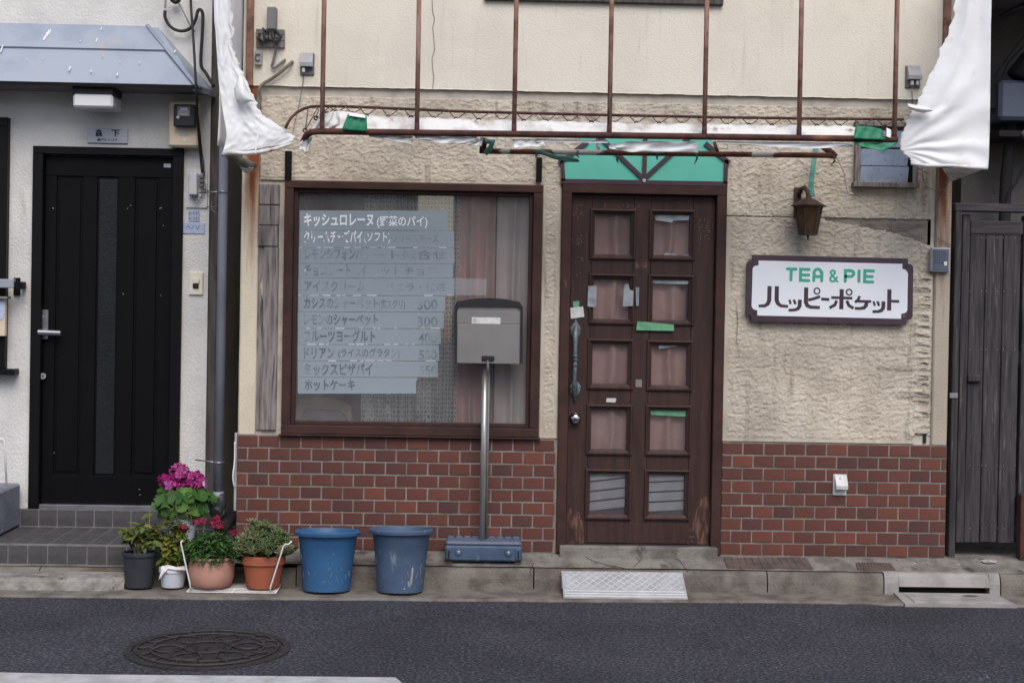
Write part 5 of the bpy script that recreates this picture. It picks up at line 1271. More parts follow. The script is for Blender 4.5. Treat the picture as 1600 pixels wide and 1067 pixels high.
# door
hd_ = MB().box(BX0, BX0 + .06, HYW - .03, HYW + .1, BZ0, BZ1 - .045, .003)
hd_.box(BX1 - .06, BX1, HYW - .03, HYW + .1, BZ0, BZ1 - .045, .003); hd_.box(BX0, BX1, HYW - .03, HYW + .1, BZ1 - .045, BZ1, .003)
hd_ = hd_.build('door', 'blacktrim', hs)
e0, e1 = BX0 + .062, BX1 - .062; DYf = HYW + .015
zd0, zd1 = BZ0 + .03, BZ1 - .05
MB().box(BX0 + .06, BX1 - .06, HYW - .02, HYW + .1, BZ0, BZ0 + .025, .002).build('threshold', 'alu', hd_)
MB().box(e0, e1, DYf + .012, DYf + .05, zd0, zd1).build('leaf_core', 'blackdoor', hd_)
ps = [(72, 87), (87, 127), (127, 151), (151, 181), (181, 211), (211, 244), (244, 279)]
def hX(px): return ux(px, 500, DYf)
zpt, zpb = uz(150, 276, DYf), uz(150, 743, DYf)
MB().box(e0, e1, DYf, DYf + .012, zpt, zd1, .002).build('top_rail', 'blackdoor', hd_)
MB().box(e0, e1, DYf, DYf + .012, zd0, zpb, .002).build('bottom_rail', 'blackdoor', hd_)
for a, b in ((e0, hX(86)), (hX(127), hX(149)), (hX(183), hX(208)), (hX(246), e1)): MB().box(a, b, DYf + .0005, DYf + .012, zpb + .001, zpt - .001, .002).build('stile', 'blackdoor', hd_)
for a, b in ((86, 127), (208, 246)): MB().box(hX(a) + .014, hX(b) - .014, DYf + .005, DYf + .012, zpb + .02, zpt - .02, .004).build('raised_panel', 'blackdoor', hd_)
MB().box(hX(149) + .012, hX(183) - .012, DYf + .008, DYf + .0118, zpb + .012, zpt - .012).build('glass_strip', 'stripglass', hd_)
k = MB().pbox(61, 484, 75, 530, DYf - .012, DYf, .003); k.build('handle_plate', 'alu', hd_)
k = MB().ptube([(60, 519, DYf - .045), (95, 520.5, DYf - .045)], .0165, 12); k.ptube([(66, 519, DYf), (66, 519, DYf - .045)], .012, 8); k.build('lever_handle', 'alu', hd_, smooth=True, auto=40)
for x, y in ((66, 496), (67, 587.5)):
    MB().ptube([(x, y, DYf), (x, y, DYf - .014 - (.01 if y > 550 else .004))], .018 if y > 550 else .011, 16).build('lock', 'alu', hd_); MB().ptube([(x, y, DYf - .016), (x, y, DYf - .0265 if y > 550 else DYf - .0195)], .005, 8).build('keyhole', 'ink', hd_)
MB().pbox(256, 256, 267, 262, DYf - .002, DYf + .001).build('sticker', 'silvertape', hd_)
MB().pbox(273, 285, 281, 316, DYf - .03, DYf - .002, .002).build('hinge', 'blacktrim', hd_)
k = MB()
rs = random.Random(8)
for x, y in ((200, 325), (203, 322), (249, 326), (247, 351), (256, 352), (193, 460), (251, 461), (84, 326), (219, 764), (218, 773), (248, 770), (84, 708), (270, 716)):
    k.ribbon([(x, y), (x + rs.uniform(-3, 4), y + rs.uniform(-2, 2))], rs.uniform(.5, 1), DYf - .001, .0008)
k.build('scuff', 'greyplastic', hd_)
# window at the edge of the picture
nw = MB()
t_ = .05
nw.box(NX0, NX1, HYW - .05, HYW + .06, NZ1 - t_, NZ1, .003); nw.box(NX0, NX1, HYW - .05, HYW + .06, NZ0, NZ0 + t_, .003); nw.box(NX1 - t_, NX1, HYW - .05, HYW + .06, NZ0 + t_, NZ1 - t_, .003); nw.box(NX0, NX0 + t_, HYW - .05, HYW + .06, NZ0 + t_, NZ1 - t_, .003)
nw = nw.build('window', 'blacktrim', hs)
MB().box(NX0 + t_, NX1 - t_, HYW + .0, HYW + .006, NZ0 + t_, NZ1 - t_).build('pane', 'stripglass', nw)
MB().box(NX0 - .02, ux(23, 578, HYW - .08), HYW - .09, HYW, NZ0 - .035, NZ0 - .002, .003).build('sill', 'blacktrim', nw)
MB().box(NX0 + .02, ux(23, 445, HYW - .12), HYW - .14, HYW - .10, uz(10, 450, HYW - .12), uz(10, 436, HYW - .12), .004).build('guard_rail', 'pipe', nw)
k = MB().pbox(21, 434, 31, 462, HYW - .012, HYW - .001, .002); k.pbox(22, 440, 30, 452, HYW - .14, HYW - .012, .003); k.build('rail_bracket', 'blacktrim', nw)
MB().pbox(-30, 467, 8, 525, HYW - .09, HYW - .055, .003).build('notice_board', 'beige', nw)
MB().pbox(-30, 463, 11, 467, HYW - .12, HYW - .05, .002).build('notice_hood', 'greybox', nw)
MB().ppoly([(-28, 470), (7, 470), (7, 493), (3, 500), (-28, 495)], HYW - .093, HYW - .0905).build('notice_paper', 'bluelabel', nw)
# canopy roof with hipped end
cf = .15
ez = uz(150, 130.5, cf); ex1 = ux(307, 132, cf); et = uz(100, 41, HYW); tx1 = ux(231, 42, HYW)
can = MB().box(-6, ex1 + .02, cf - .012, HYW, ez - .016, ez - .002, .004).build('canopy', 'soffit', hs)
fm = lambda f, off=0: None
def cpt(x, f): return Vector((x, cf + (HYW - cf) * f, ez + (et - ez) * f))
nrm = Vector((0, -(et - ez), (HYW - cf))).normalized()
splt = .60
def csheet(f0, f1, lift, name):
    a0, b0 = cpt(-6, f0), cpt(ex1 + (tx1 - ex1) * f0, f0); a1, b1 = cpt(-6, f1), cpt(ex1 + (tx1 - ex1) * f1, f1)
    L = nrm * lift; D_ = nrm * .012
    MB().add([a0 + L, b0 + L, b1 + L, a1 + L, a0 + L - D_, b0 + L - D_, b1 + L - D_, a1 + L - D_], [(0, 1, 2, 3), (7, 6, 5, 4), (0, 4, 5, 1), (1, 5, 6, 2), (2, 6, 7, 3), (3, 7, 4, 0)]).build(name, 'roof', can, recalc=True)
csheet(-.02, splt, .001, 'roof_sheet'); csheet(splt - .02, 1.0, .014, 'roof_sheet')
# hip end facet and its cap
hA = cpt(ex1, -.02); hB = cpt(tx1, 1.0); hC = Vector((ex1 + .05, HYW, ez))
MB().add([hA + Vector((.002, 0, 0)), hC, hB + Vector((.06, 0, 0)), hB + Vector((.002, 0, 0))], [(0, 1, 2, 3)]).build('roof_sheet', 'roof', can, sol=.006)
MB().tube([hA + nrm * .012, hB + nrm * .018], .012, 6).build('hip_cap', 'roof', can)
MB().box(-6, ex1 + .012, cf - .022, cf - .012, ez - .02, ez - .001).build('fascia', 'blacktrim', can)
MB().add([(ex1 - .01, cf - .01, ez - .03), (ex1 + .05, HYW, ez - .03), (ex1 + .05, HYW, ez + .003), (ex1 - .01, cf - .01, ez + .003)], [(0, 1, 2, 3)]).build('fascia', 'pipe', can, sol=.02)
k = MB(); rs = random.Random(3)
for x, y, L in ((73, 60, 12), (79, 54, 8), (76, 56, 10), (70, 64, 7), (159, 49, 5), (152, 67, 6), (126, 68, 2), (4, 80, 10), (110, 111, 7), (143, 115, 3), (184, 120, 4), (219, 101, 2), (188, 100, 1), (161, 91, 1), (274, 84, 4), (43, 97, 1), (68, 95, 1), (0, 113, 1)):
    def onroof(px, py):
        d = ray(px, py); p0 = cpt(0, 0); tt = (p0 - cam_pos).dot(nrm) / d.dot(nrm); return cam_pos + d * tt + nrm * .017
    a, b = onroof(x + L * .15, y - L * .5), onroof(x - L * .2, y + L * .5)
    k.tube([a, b], .004, 4)
k.build('bird_dropping', 'canvas', can)

# ceiling light below canopy
lt = thing('porch_light', U(152, 178, 0), 'square white porch light under the canopy above the black door', 'porch light')
Yl = .17
MB().pbox(113, 131, 177, 147, Yl, Yl + .2, .004).build('mount', 'dark', lt)
MB().pbox(113.5, 147, 176, 168.5, Yl - .003, Yl + .205, .012).build('diffuser', 'lampwhite', lt, smooth=False)
# name plate
npl = thing('name_plate', U(168, 224, HYW - .01), 'silver name plate with black characters over the black door', 'name plate')
MB().pbox(136, 201.5, 199.5, 224, HYW - .014, HYW, .002).build('plate', 'plate', npl)
k = MB(); text(k, '森', 149, 160, 212.7, 12, HYW - .0155, .03); text(k, '下', 174, 187, 212.7, 12, HYW - .0155, .03); text(k, '東尾久 5-13-4', 151.5, 183, 220.5, 4.6, HYW - .0155, .02); k.build('lettering', 'ink', npl)
# electricity meter
em = thing('electric_meter', U(288, 232, HYW - .06), 'beige box with dark electricity meter beside the porch', 'electric meter')
YE = HYW - .09
MB().pbox(263, 157, 310, 230, YE, HYW, .012).build('housing', 'beige', em)
MB().pbox(271, 163.5, 305, 198, YE - .055, YE, .006).build('meter', 'dark', em)
MB().pbox(277, 166.5, 297, 181.5, YE - .057, YE - .054).build('meter_face', 'greybox', em)
k = MB()
for i in range(4): k.pbox(279, 173 + i * 2.2, 295, 173.8 + i * 2.2, YE - .0578, YE - .0565)
k.pbox(282, 169, 293, 172, YE - .0578, YE - .0565); k.build('meter_print', 'whiteplastic', em)
MB().ball(U(278, 183.5, YE - .056), .009, 5, (1, .3, 1)).build('seal', 'whiteplastic', em)
MB().pbox(280, 207, 296, 212, YE - .003, YE, .001).build('window', 'trim_cream', em)
MB().pbox(286, 217, 290, 222, YE - .003, YE, .001).build('catch', 'ivory', em)
# telephone terminal
tt_ = thing('phone_terminal', U(308, 326, HYW), 'white telephone terminal board with loose wires beside black door', 'terminal box')
MB().pbox(291, 266, 324, 325, HYW - .012, HYW, .002).build('board', 'whiteplastic', tt_)
MB().pbox(294, 270, 308, 305, HYW - .055, HYW - .012, .006).build('cover', 'whiteplastic', tt_)
for y in (276, 283, 290): MB().pbox(311, y - 3, 318, y + 3, HYW - .034, HYW - .012, .004).build('connector', 'greybox', tt_)
k = MB()
for pts in ([(315, 288), (318, 300), (312, 312), (304, 314), (300, 306)], [(314, 294), (316, 306), (308, 318), (302, 318)], [(318, 280), (322, 292), (318, 306)], [(302, 312), (308, 306), (316, 310)]):
    k.ptube([(a, b, HYW - .03) for a, b in pts], .0025, 5)
k.build('loose_wire', 'greycable', tt_)
# blue address plates
ap = thing('address_plate', U(303, 346, HYW), 'small square faded blue plate stuck below the telephone terminal', 'address plate', 'blue address plates')
MB().pbox(294, 329, 312, 346, HYW - .006, HYW, .001).build('plate', 'bluelabel', ap)
k = MB()
for i, x in enumerate((296, 302, 307)):
    for y in (331, 339): k.ribbon([(x, y), (x, y + 5)], .9, HYW - .0075, .001); k.ribbon([(x + 2.5, y), (x + 2.5, y + 5)], .7, HYW - .0077, .001)
k.build('faded_print', 'acunit', ap)
ap = thing('address_plate', U(303, 365, HYW), 'wide faded blue plate below the square blue plate', 'address plate', 'blue address plates')
MB().pbox(286, 348, 320, 365.5, HYW - .006, HYW, .002).build('plate', 'bluelabel', ap)
k = MB().ribbon([(291, 356), (295, 353), (297, 358)], .8, HYW - .0075, .001); k.ribbon([(299, 358), (303, 352)], .8, HYW - .0075, .001); k.ribbon([(306, 353), (308, 359), (312, 352)], .8, HYW - .0075, .001); k.build('faded_print', 'acunit', ap)
# door bell
db = thing('door_bell', U(306, 461, HYW), 'ivory door bell push on the white wall beside black door', 'door bell')
MB().pbox(295, 425, 317, 461, HYW - .014, HYW, .004).build('plate', 'ivory', db)
MB().pbox(301, 435, 311, 443, HYW - .026, HYW - .014, .003).build('push', 'ivory', db); MB().pbox(301, 443.4, 310, 450.5, HYW - .024, HYW - .014, .003).build('name_window', 'dark', db)
# cables on the house corner
YC = HYW - .05
cable('cable', [(297, -20, YC), (299, 20, YC), (302, 60, .2), (305, 110, .1), (307, 150, cf - .05), (309, 190, YE - .07), (313, 240, YC), (316, 270, HYW - .03)], .0075, 'cable', 'long black cable down past the electricity meter')
cable('cable', [(309, 175, YE - .07), (312, 205, YE - .05), (315, 235, YC), (318, 255, YC), (319, 275, HYW - .03)], .004, 'cable', 'thin black cable beside the long one at the meter')
cable('cable', [(258, 17, YC), (258, 27, YC), (263, 38, YC), (272, 46, YC), (285, 49, YC), (298, 44, YC), (306, 30, YC), (309, 18, YC), (314, 16, YC), (317, 26, YC), (316, 55, YC), (314, 100, YC), (322, 115, YC), (334, 135, YC - .05)], .010, 'cable', 'thick black cable looped at the top of house corner')
cable('cable', [(279, 5, YC), (288, 22, YC), (297, 40, YC), (305, 50, YC)], .004, 'greycable', 'thin grey stay wire under the insulator')
ins = thing('insulator', U(274, 6, YC), 'black round cable insulator at the top edge of the picture', 'insulator')
MB().ptube([(274, -4, YC), (274, 0, YC - .01), (274, 3, YC - .02)], [.03, .032, .02], 12).build('cap', 'cable', ins, smooth=True); MB().ptube([(274, 1, YC - .03), (274, 2, YC - .034)], [.012, .008], 10).build('cone', 'greybox', ins)
k = MB()
for i in range(9): p = U(259 - .1 * i, -4 + i * 2.2, YC); k.tube([p + Vector((math.cos(a) * .006, math.sin(a) * .006, a * .0009)) for a in [i_ * .8 for i_ in range(9)]], .0016, 4)
tag(k.build('spring_hook', 'greycable'), 'coiled grey spring above the black cable loop', 'spring')
cable('cable', [(318, 295, HYW - .02), (330, 300, .36), (345, 299, .2), (350, 298, .2)], .003, 'greycable', 'thin grey wire to the drain pipe clamp')
cable('cable', [(324, 323, HYW - .02), (335, 324, .33), (346, 320, .25), (349, 328, .25), (340, 334, .3), (331, 326, .36), (332, 310, .38), (336, 300, .3)], .003, 'greycable', 'grey wire loop in front of the drain pipe')
# corner timber and drain pipe
YP = .13
pc = thing('timber_post', (ux(331, 700, .44), .47, .09), 'dark weathered corner timber between white wall and drain pipe', 'post')
MB().box(hx1 + .002, ux(338, 500, HYW + .02), HYW + .012, HYW + .12, .06, 5.0, .004).build('timber', 'darkpost', pc)
dp = thing('drain_pipe', U(345, 810, YP), 'grey vinyl drain pipe in the gap between the houses', 'drain pipe')
xp = ux(345.5, 500, YP); rp_ = 7.4 * (YP + CAM_D) / FPX
MB().tube([(xp, YP, uz(345, 772, YP)), (xp, YP, 4.5)], rp_, 20).build('pipe', 'pipe', dp, smooth=True)
MB().tube([(xp, YP, uz(345, 778, YP)), (xp, YP, uz(345, 768, YP))], rp_ + .004, 20).build('joint_ring', 'pipe', dp, smooth=True)
MB().tube([U(346, 770, YP), U(346, 782, YP), U(344, 790, YP - .03), U(339, 797, YP - .09), U(336, 801, YP - .12)], [rp_ + .001, rp_ + .003, rp_ + .005, rp_ + .006, rp_ + .006], 20).build('elbow', 'blackpot', dp, smooth=True)
MB().tube([U(336, 801, YP - .118), U(335.5, 801.6, YP - .125)], [rp_ - .003, rp_ - .003], 18).build('mouth', 'ink', dp)
for yy in (300, 722):
    k = MB(); z = uz(345, yy, YP); k.tube([(xp + math.cos(a) * (rp_ + .003), YP + math.sin(a) * (rp_ + .003), z) for a in [2 * math.pi * i / 20 for i in range(21)]], .005, 6, False)
    k.tube([(xp - rp_, YP, z), (hx1 - .02, YP + .1, z)], .004, 6); k.build('clamp', 'alu', dp, smooth=True)
ob = thing('old_pipe_stub', U(352, 825, .1), 'dark old pipe lying behind the drain pipe mouth', 'pipe')
MB().tube([U(345, 824, .1), U(370, 800, .35)], .042, 14).build('stub', 'dustyblack', ob, smooth=True)
cable('conduit', [(367, 690, -.02), (366.5, 720, -.02), (364, 745, -.03), (366, 760, -.02)], .0045, 'wire', 'white conduit cord at the brick corner beside drain pipe')
MB().box(XL - .018, XL - .003, -.005, .02, uz(369, 798), uz(369, 676), .003).build('edge_trim', 'greyplastic', shop)
# dark end of the gap between the houses
o = MB().box(hx1 - .1, XL + .1, 2.6, 2.7, 0, 4).build('gap_wall', 'cladgrey'); tag(o, 'shaded wall closing the gap behind the drain pipe', 'wall')

# ---------------------------------------------------------------- tiled entrance step
st = thing('entrance_step', (-2.4, -.15, .09), 'dark grey tiled entrance step before the black door', 'step')
sY, sZ = -.15, .2; stx1 = ux(322, 850, sY)
MB().box(-4.5, stx1, sY - .0005, HYW - .005, .05, sZ - .0005).build('grout_bed', 'grout', st)
MB().box(-4.5, stx1, HYW - .0348, HYW + .02, sZ - .01, .3045).build('grout_bed', 'grout', st)
pt = .1065
x = stx1 - .004; i = 0
tm = {}
def tile(key, dx, dy, dz):
    if key not in tm:
        b = MB().box(-dx / 2, dx / 2, -dy / 2, dy / 2, -dz / 2, dz / 2, .0018); me = bpy.data.meshes.new('tile'); me.from_pydata(b.v, [], b.f); me.materials.append(M['steptile']); tm[key] = me
    return tm[key]
while x - pt > -3.1:
    xc = x - pt / 2
    link('tile', tile('r', pt - .006, .012, .098), st, Matrix.Translation((xc, sY + .003, sZ - .058)))
    link('tile', tile('t', pt - .006, HYW - sY - .04, .012), st, Matrix.Translation((xc, (sY + HYW) / 2 - .012, sZ - .004 + random.uniform(-.0005, .0005))))
    link('tile', tile('b', pt - .006, .012, .094), st, Matrix.Translation((xc, HYW - .031, sZ + .056)))
    x -= pt
sb = MB(); sx1 = ux(191, 915, -.42); ns_ = 70; P = []; F = []
for i in range(ns_ + 1):
    x = -3.4 + (sx1 + 3.4) * i / ns_; e = .012 * float(perlin(x * 7, 2, 50)) + .007 * float(perlin(x * 23, 2, 51)); cr = max(0, (x - sx1 + .1)) * .5
    j1, j2 = .008 * float(perlin(x * 31, 5, 52)), .010 * float(perlin(x * 27, 7, 53))
    P += [(x, -.436 + e + j1 + cr, .004), (x, -.430 + e + j2 + cr, .028), (x, -.424 + e - j1 + cr, .052), (x, -.408 + e + cr, .069 + .003 * j1 / .008), (x, -.32, .074 + .004 * float(perlin(x * 6, 1, 54))), (x, -.25, .073), (x, -.246, .004)]
for i in range(ns_):
    for q in range(6): F.append((i * 7 + q, (i + 1) * 7 + q, (i + 1) * 7 + q + 1, i * 7 + q + 1))
F += [tuple(range(7)), tuple(range(ns_ * 7 + 6, ns_ * 7 - 1, -1))]
sb.add(P, F)
tag(sb.build('concrete_slab', 'slab', recalc=True), 'broken edged concrete slab used as a step at the kerb', 'slab')
lw = MB(); q0 = G(2, 838, .2)
lw.box(-3.6, q0.x, -.15, HYW - .036, .207, uz(20, 761, .2), .012)
tag(lw.build('low_wall', 'lowwall'), 'low grey concrete block wall beside the tiled step', 'wall')
wr = thing('wire_stand', U(6, 756, .25), 'white wire plant stand at the picture edge on low wall', 'stand')
MB().ptube([(-20, 686, .25), (4, 686, .25), (7, 690, .25), (10, 756, .25)], .006, 8).build('wire', 'wire', wr, smooth=True); MB().ptube([(-20, 690, .26), (6, 690, .26)], .004, 6).build('cross_wire', 'wire', wr)

# ================================================================== PLANTS
def leaf_mesh(name, L, Wd, mt, cup=.15, droop=.25, lob=0, n=5):
    v = []; f = []
    for i in range(n + 1):
        t = i / n; w_ = Wd * .5 * math.sin(math.pi * min(1, t * .93 + .06)) ** .8 * (1 + lob * math.sin(t * 26)); x = L * t; z = -droop * L * t * t
        v += [(x, -w_, z + cup * w_), (x, 0, z), (x, w_, z + cup * w_)]
    for i in range(n):
        a = 3 * i; f += [(a, a + 1, a + 4, a + 3), (a + 1, a + 2, a + 5, a + 4)]
    me = bpy.data.meshes.new(name); me.from_pydata(v, [], f); me.polygons.foreach_set('use_smooth', [True] * len(f)); me.materials.append(M[mt]); return me
def round_leaf(name, R0, mt):
    v = [(0, 0, 0)]; f = []; n = 22
    for ring in (.55, 1.0):
        for k_ in range(n):
            a = -math.pi + .18 + (2 * math.pi - .36) * k_ / (n - 1); r = R0 * ring * (1 + (.10 * abs(math.sin(a * 3.5)) if ring == 1 else .03 * math.sin(a * 7)))
            v.append((r * math.cos(a), r * math.sin(a), R0 * (.22 * ring ** 2 + (.05 * math.sin(a * 7) if ring == 1 else 0))))
    for k_ in range(n - 1):
        f.append((0, 1 + k_, 2 + k_)); f.append((1 + k_, 1 + n + k_, 2 + n + k_, 2 + k_))
    me = bpy.data.meshes.new(name); me.from_pydata(v, [], f); me.polygons.foreach_set('use_smooth', [True] * len(f)); me.materials.append(M[mt]); return me
def orient(p, dirv, roll, s=1.0):
    d = Vector(dirv).normalized(); up = Vector((0, 0, 1)); y = up.cross(d)
    y = y.normalized() if y.length > 1e-4 else Vector((0, 1, 0)); z = d.cross(y)
    m3 = Matrix((d, y, z)).transposed() @ Matrix.Rotation(roll, 3, 'X')
    return Matrix.Translation(Vector(p)) @ m3.to_4x4() @ Matrix.Scale(s, 4)
def pot(t, c, prof, m, soilr, soilz, n=40):
    MB().lathe(c, prof, n).build('pot', m, t, smooth=True, auto=35)
    MB().lathe(c, [(soilr, soilz - .01), (soilr, soilz), (.01, soilz + .01)], 24).build('soil', 'soil', t)
rp = random.Random(21)

# geranium in a white pot on the step
gc = U(284, 800, -.02); gc = Vector((gc.x, .0, .2)); gz = uz(284, 797, 0) - .2
ger = thing('geranium_plant', gc, 'magenta flowering geranium in a white pot on the tiled step', 'potted plant', 'potted plants at the kerb')
pot(ger, gc, [(.06, 0), (.064, .01), (.083, gz - .02), (.09, gz - .018), (.09, gz), (.084, gz), (.078, gz - .03)], 'whitepot', .078, gz - .02)
rl = [round_leaf('leaf', r, 'leaf_ger') for r in (.034, .028, .042)]
cz = gc.z + gz + .05
for i in range(120):
    a = rp.uniform(0, 2 * math.pi); ph = rp.uniform(-.9, .9); rr = rp.uniform(.6, 1.08)
    off = Vector((math.cos(a) * math.cos(ph) * .15 * rr, math.sin(a) * math.cos(ph) * .12 * rr - .01, math.sin(ph) * .085 * rr + (-.005)))
    p = Vector((gc.x, gc.y, cz)) + off
    nz = (off + Vector((0, -.04, .08))).normalized() + Vector((rp.uniform(-.35, .35), rp.uniform(-.35, .35), 0))
    d = nz.orthogonal(); mw = Matrix.Translation(p) @ nz.to_track_quat('Z', 'X').to_matrix().to_4x4() @ Matrix.Rotation(rp.uniform(0, 6.28), 4, 'Z') @ Matrix.Scale(rp.uniform(.75, 1.1), 4)
    link('leaf', rp.choice(rl), ger, mw)
k = MB()
for i in range(16):
    a = rp.uniform(0, 6.28); k.tube([gc + Vector((.02 * math.cos(a), .02 * math.sin(a), gz - .02)), gc + Vector((.07 * math.cos(a), .06 * math.sin(a), gz + .05)), gc + Vector((.12 * math.cos(a), .09 * math.sin(a), gz + .09))], .003, 5)
k.build('stem', 'stem', ger)
def petal_mesh(name, R0, mt):
    v = [(0, 0, 0)]; f = []; n = 20
    for k_ in range(n):
        a = 2 * math.pi * k_ / n; r = R0 * (.72 + .28 * abs(math.cos(a * 2.5))); v.append((r * math.cos(a), r * math.sin(a), R0 * .2 * math.sin(a * 5)))
    for k_ in range(n): f.append((0, 1 + k_, 1 + (k_ + 1) % n))
    me = bpy.data.meshes.new(name); me.from_pydata(v, [], f); me.polygons.foreach_set('use_smooth', [True] * len(f)); me.materials.append(M[mt]); return me
pm = petal_mesh('flower', .026, 'petal')
for hx_, hy_, r0 in ((279, 741, .062), (302, 750, .055), (272, 757, .058), (290, 758, .055), (256, 751, .032), (310, 755, .045), (286, 748, .05)):
    hc = U(hx_, hy_, -.02 + rp.uniform(-.03, .03))
    for i in range(int(700 * r0 ** 1.25)):
        n_ = Vector((rp.gauss(0, 1), rp.gauss(-.5, 1), rp.gauss(.4, 1))).normalized(); mw = Matrix.Translation(hc + n_ * r0 * rp.uniform(.75, 1)) @ n_.to_track_quat('Z', 'X').to_matrix().to_4x4() @ Matrix.Rotation(rp.uniform(0, 6), 4, 'Z') @ Matrix.Scale(rp.uniform(.8, 1.15), 4)
        link('flower', pm, ger, mw)
    MB().tube([hc, Vector((gc.x + (hc.x - gc.x) * .4, gc.y, cz))], .004, 6).build('flower_stalk', 'stem', ger)

# spindly plant in a black nursery pot
def kerb_pot(px, ytop, ybot, wt, wb, cyw, m, name, label, cls='potted plant', lip=.012, z0=.012, bulge=0.0, rimh=.02):
    cx = ux(px, (ytop + ybot) / 2, cyw); d = cyw + CAM_D; Rt, Rb = wt / 2 * d / FPX, wb / 2 * d / FPX; H = uz(px, ytop, cyw) - z0
    c = Vector((cx, cyw, z0)); t = thing(name, c, label, cls, 'potted plants at the kerb')
    pr = [(Rb - .008, 0), (Rb, .004)]
    for i in range(1, 7):
        f = i / 7; pr.append((Rb + (Rt - lip - Rb) * f + bulge * math.sin(math.pi * f ** .8), (H - rimh) * f))
    pr += [(Rt - lip, H - rimh - .002), (Rt, H - rimh), (Rt, H - .003), (Rt - .003, H), (Rt - lip, H), (Rt - lip - .004, H - .03)]
    pot(t, c, pr, m, Rt - lip - .004, H - .02); t.rotation_euler.x = R_(-3.5); return t, c, Rt, H
t, c, Rt, H = kerb_pot(217, 862, 925, 54, 42, -.345, 'blackpot', 'leafy_plant', 'spindly olive leaved plant in a black nursery pot', lip=.008)
lm = [leaf_mesh('leaf', .075, .042, 'leaf_a', droop=.3), leaf_mesh('leaf', .06, .034, 'leaf_a', droop=.5)]
k = MB()
for i in range(24):
    a = rp.uniform(0, 6.28); sp_ = rp.uniform(.02, .14); hgt = rp.uniform(.04, .16)
    tip = c + Vector((math.cos(a) * sp_ - .015, math.sin(a) * sp_ * .6, H + hgt)); b0 = c + Vector((math.cos(a) * .02, math.sin(a) * .02, H - .02)); mid = (b0 + tip) / 2 + Vector((0, 0, .03))
    k.tube([b0, mid, tip], [.0028, .0022, .0012], 5)
    for j in range(7):
        f = rp.uniform(.45, 1.0); p = b0.lerp(mid, f * 2) if f < .5 else mid.lerp(tip, f * 2 - 1); aa = rp.uniform(0, 6.28)
        link('leaf', rp.choice(lm), t, orient(p, (math.cos(aa), math.sin(aa), rp.uniform(-.5, .5)), rp.uniform(-.7, .7), rp.uniform(.5, .95)))
tip = c + Vector((.035, -.02, H + .18)); k.tube([c + Vector((.01, 0, H - .02)), tip], .0025, 5); link('leaf', lm[0], t, orient(tip - Vector((.03, 0, .01)), (.6, -.3, .5), .8, 1.0))
k.build('stem', 'stem', t)

# yellowing plant in a small white pot
t, c, Rt, H = kerb_pot(270, 884, 923, 44, 34, -.335, 'whitepot', 'leafy_plant', 'tall yellowing leafy plant in a small white pot', lip=.006, rimh=.03)
lm = [leaf_mesh('leaf', .085, .06, 'leaf_b', droop=.35, lob=.06), leaf_mesh('leaf', .07, .05, 'leaf_b', droop=.6, lob=.06)]; lm2 = [leaf_mesh('leaf', .035, .014, 'leaf_a', droop=.2)]
k = MB()
for i in range(16):
    a = rp.uniform(0, 6.28); sp_ = rp.uniform(.01, .11); hgt = rp.uniform(.16, .34)
    tip = c + Vector((math.cos(a) * sp_, math.sin(a) * sp_ * .5, H + hgt)); b0 = c + Vector((math.cos(a) * .02, math.sin(a) * .02, H - .02))
    k.tube([b0, b0.lerp(tip, .5) + Vector((.008, 0, 0)), tip], [.003, .0025, .001], 5)
    for j in range(14):
        p = b0.lerp(tip, rp.uniform(.5, 1.0)); aa = rp.uniform(0, 6.28)
        link('leaf', lm2[0], t, orient(p, (math.cos(aa), math.sin(aa), rp.uniform(-.1, .8)), rp.uniform(-.7, .7), rp.uniform(.7, 1.4)))
    for j in range(8):
        p = b0.lerp(tip, rp.uniform(.05, .65)); aa = rp.uniform(0, 6.28)
        link('leaf', rp.choice(lm), t, orient(p, (math.cos(aa), math.sin(aa) - .3, rp.uniform(-.5, .4)), rp.uniform(-.7, .7), rp.uniform(.5, .95)))
k.build('stem', 'stem', t)
rag('plastic_wrap', [(252, 886), (262, 884), (275, 887), (288, 885)], [(247, 908), (262, 890), (276, 892), (293, 892)], -.405, 'wire', t, 12, .01, 22)

# bedding plant in the pink pot and succulent in terracotta, both on a white wire rack
t, c, Rt, H = kerb_pot(330, 869, 919, 75, 56, -.355, 'pinkpot', 'bedding_plant', 'bushy green plant with crimson flowers in pink pot', lip=.012, z0=.02, bulge=.016, rimh=.012)
k = MB(); lfm = []
def addleaf(k, p, d, roll, L, Wd):
    mw = orient(p, d, roll); n = 3; vv = []; ff = []
    for i in range(n + 1):
        f = i / n; w_ = Wd * .5 * (math.sin(math.pi * min(1, f * .9 + .08))); vv += [mw @ Vector((L * f, -w_, -.25 * L * f * f + .2 * w_)), mw @ Vector((L * f, 0, -.25 * L * f * f)), mw @ Vector((L * f, w_, -.25 * L * f * f + .2 * w_))]
    for i in range(n):
        a = 3 * i; ff += [(a, a + 1, a + 4, a + 3), (a + 1, a + 2, a + 5, a + 4)]
    k.add(vv, ff)
for i in range(1150):
    a = rp.uniform(0, 6.28); r = math.sqrt(rp.random()); sx = .155; p = c + Vector((math.cos(a) * r * sx, math.sin(a) * r * .12, H - .01 + (.125 * (1 - r ** 2.2)) * rp.uniform(.55, 1.02) + rp.uniform(-.02, .02)))
    aa = a + rp.uniform(-1.2, 1.2); addleaf(k, p, (math.cos(aa), math.sin(aa) - .2, rp.uniform(-.3, .7)), rp.uniform(-.6, .6), rp.uniform(.025, .05), rp.uniform(.010, .018))
o = k.build('foliage', 'leaf_z', t, smooth=True); o['kind'] = 'stuff'
cm = petal_mesh('flower', .019, 'crimson')
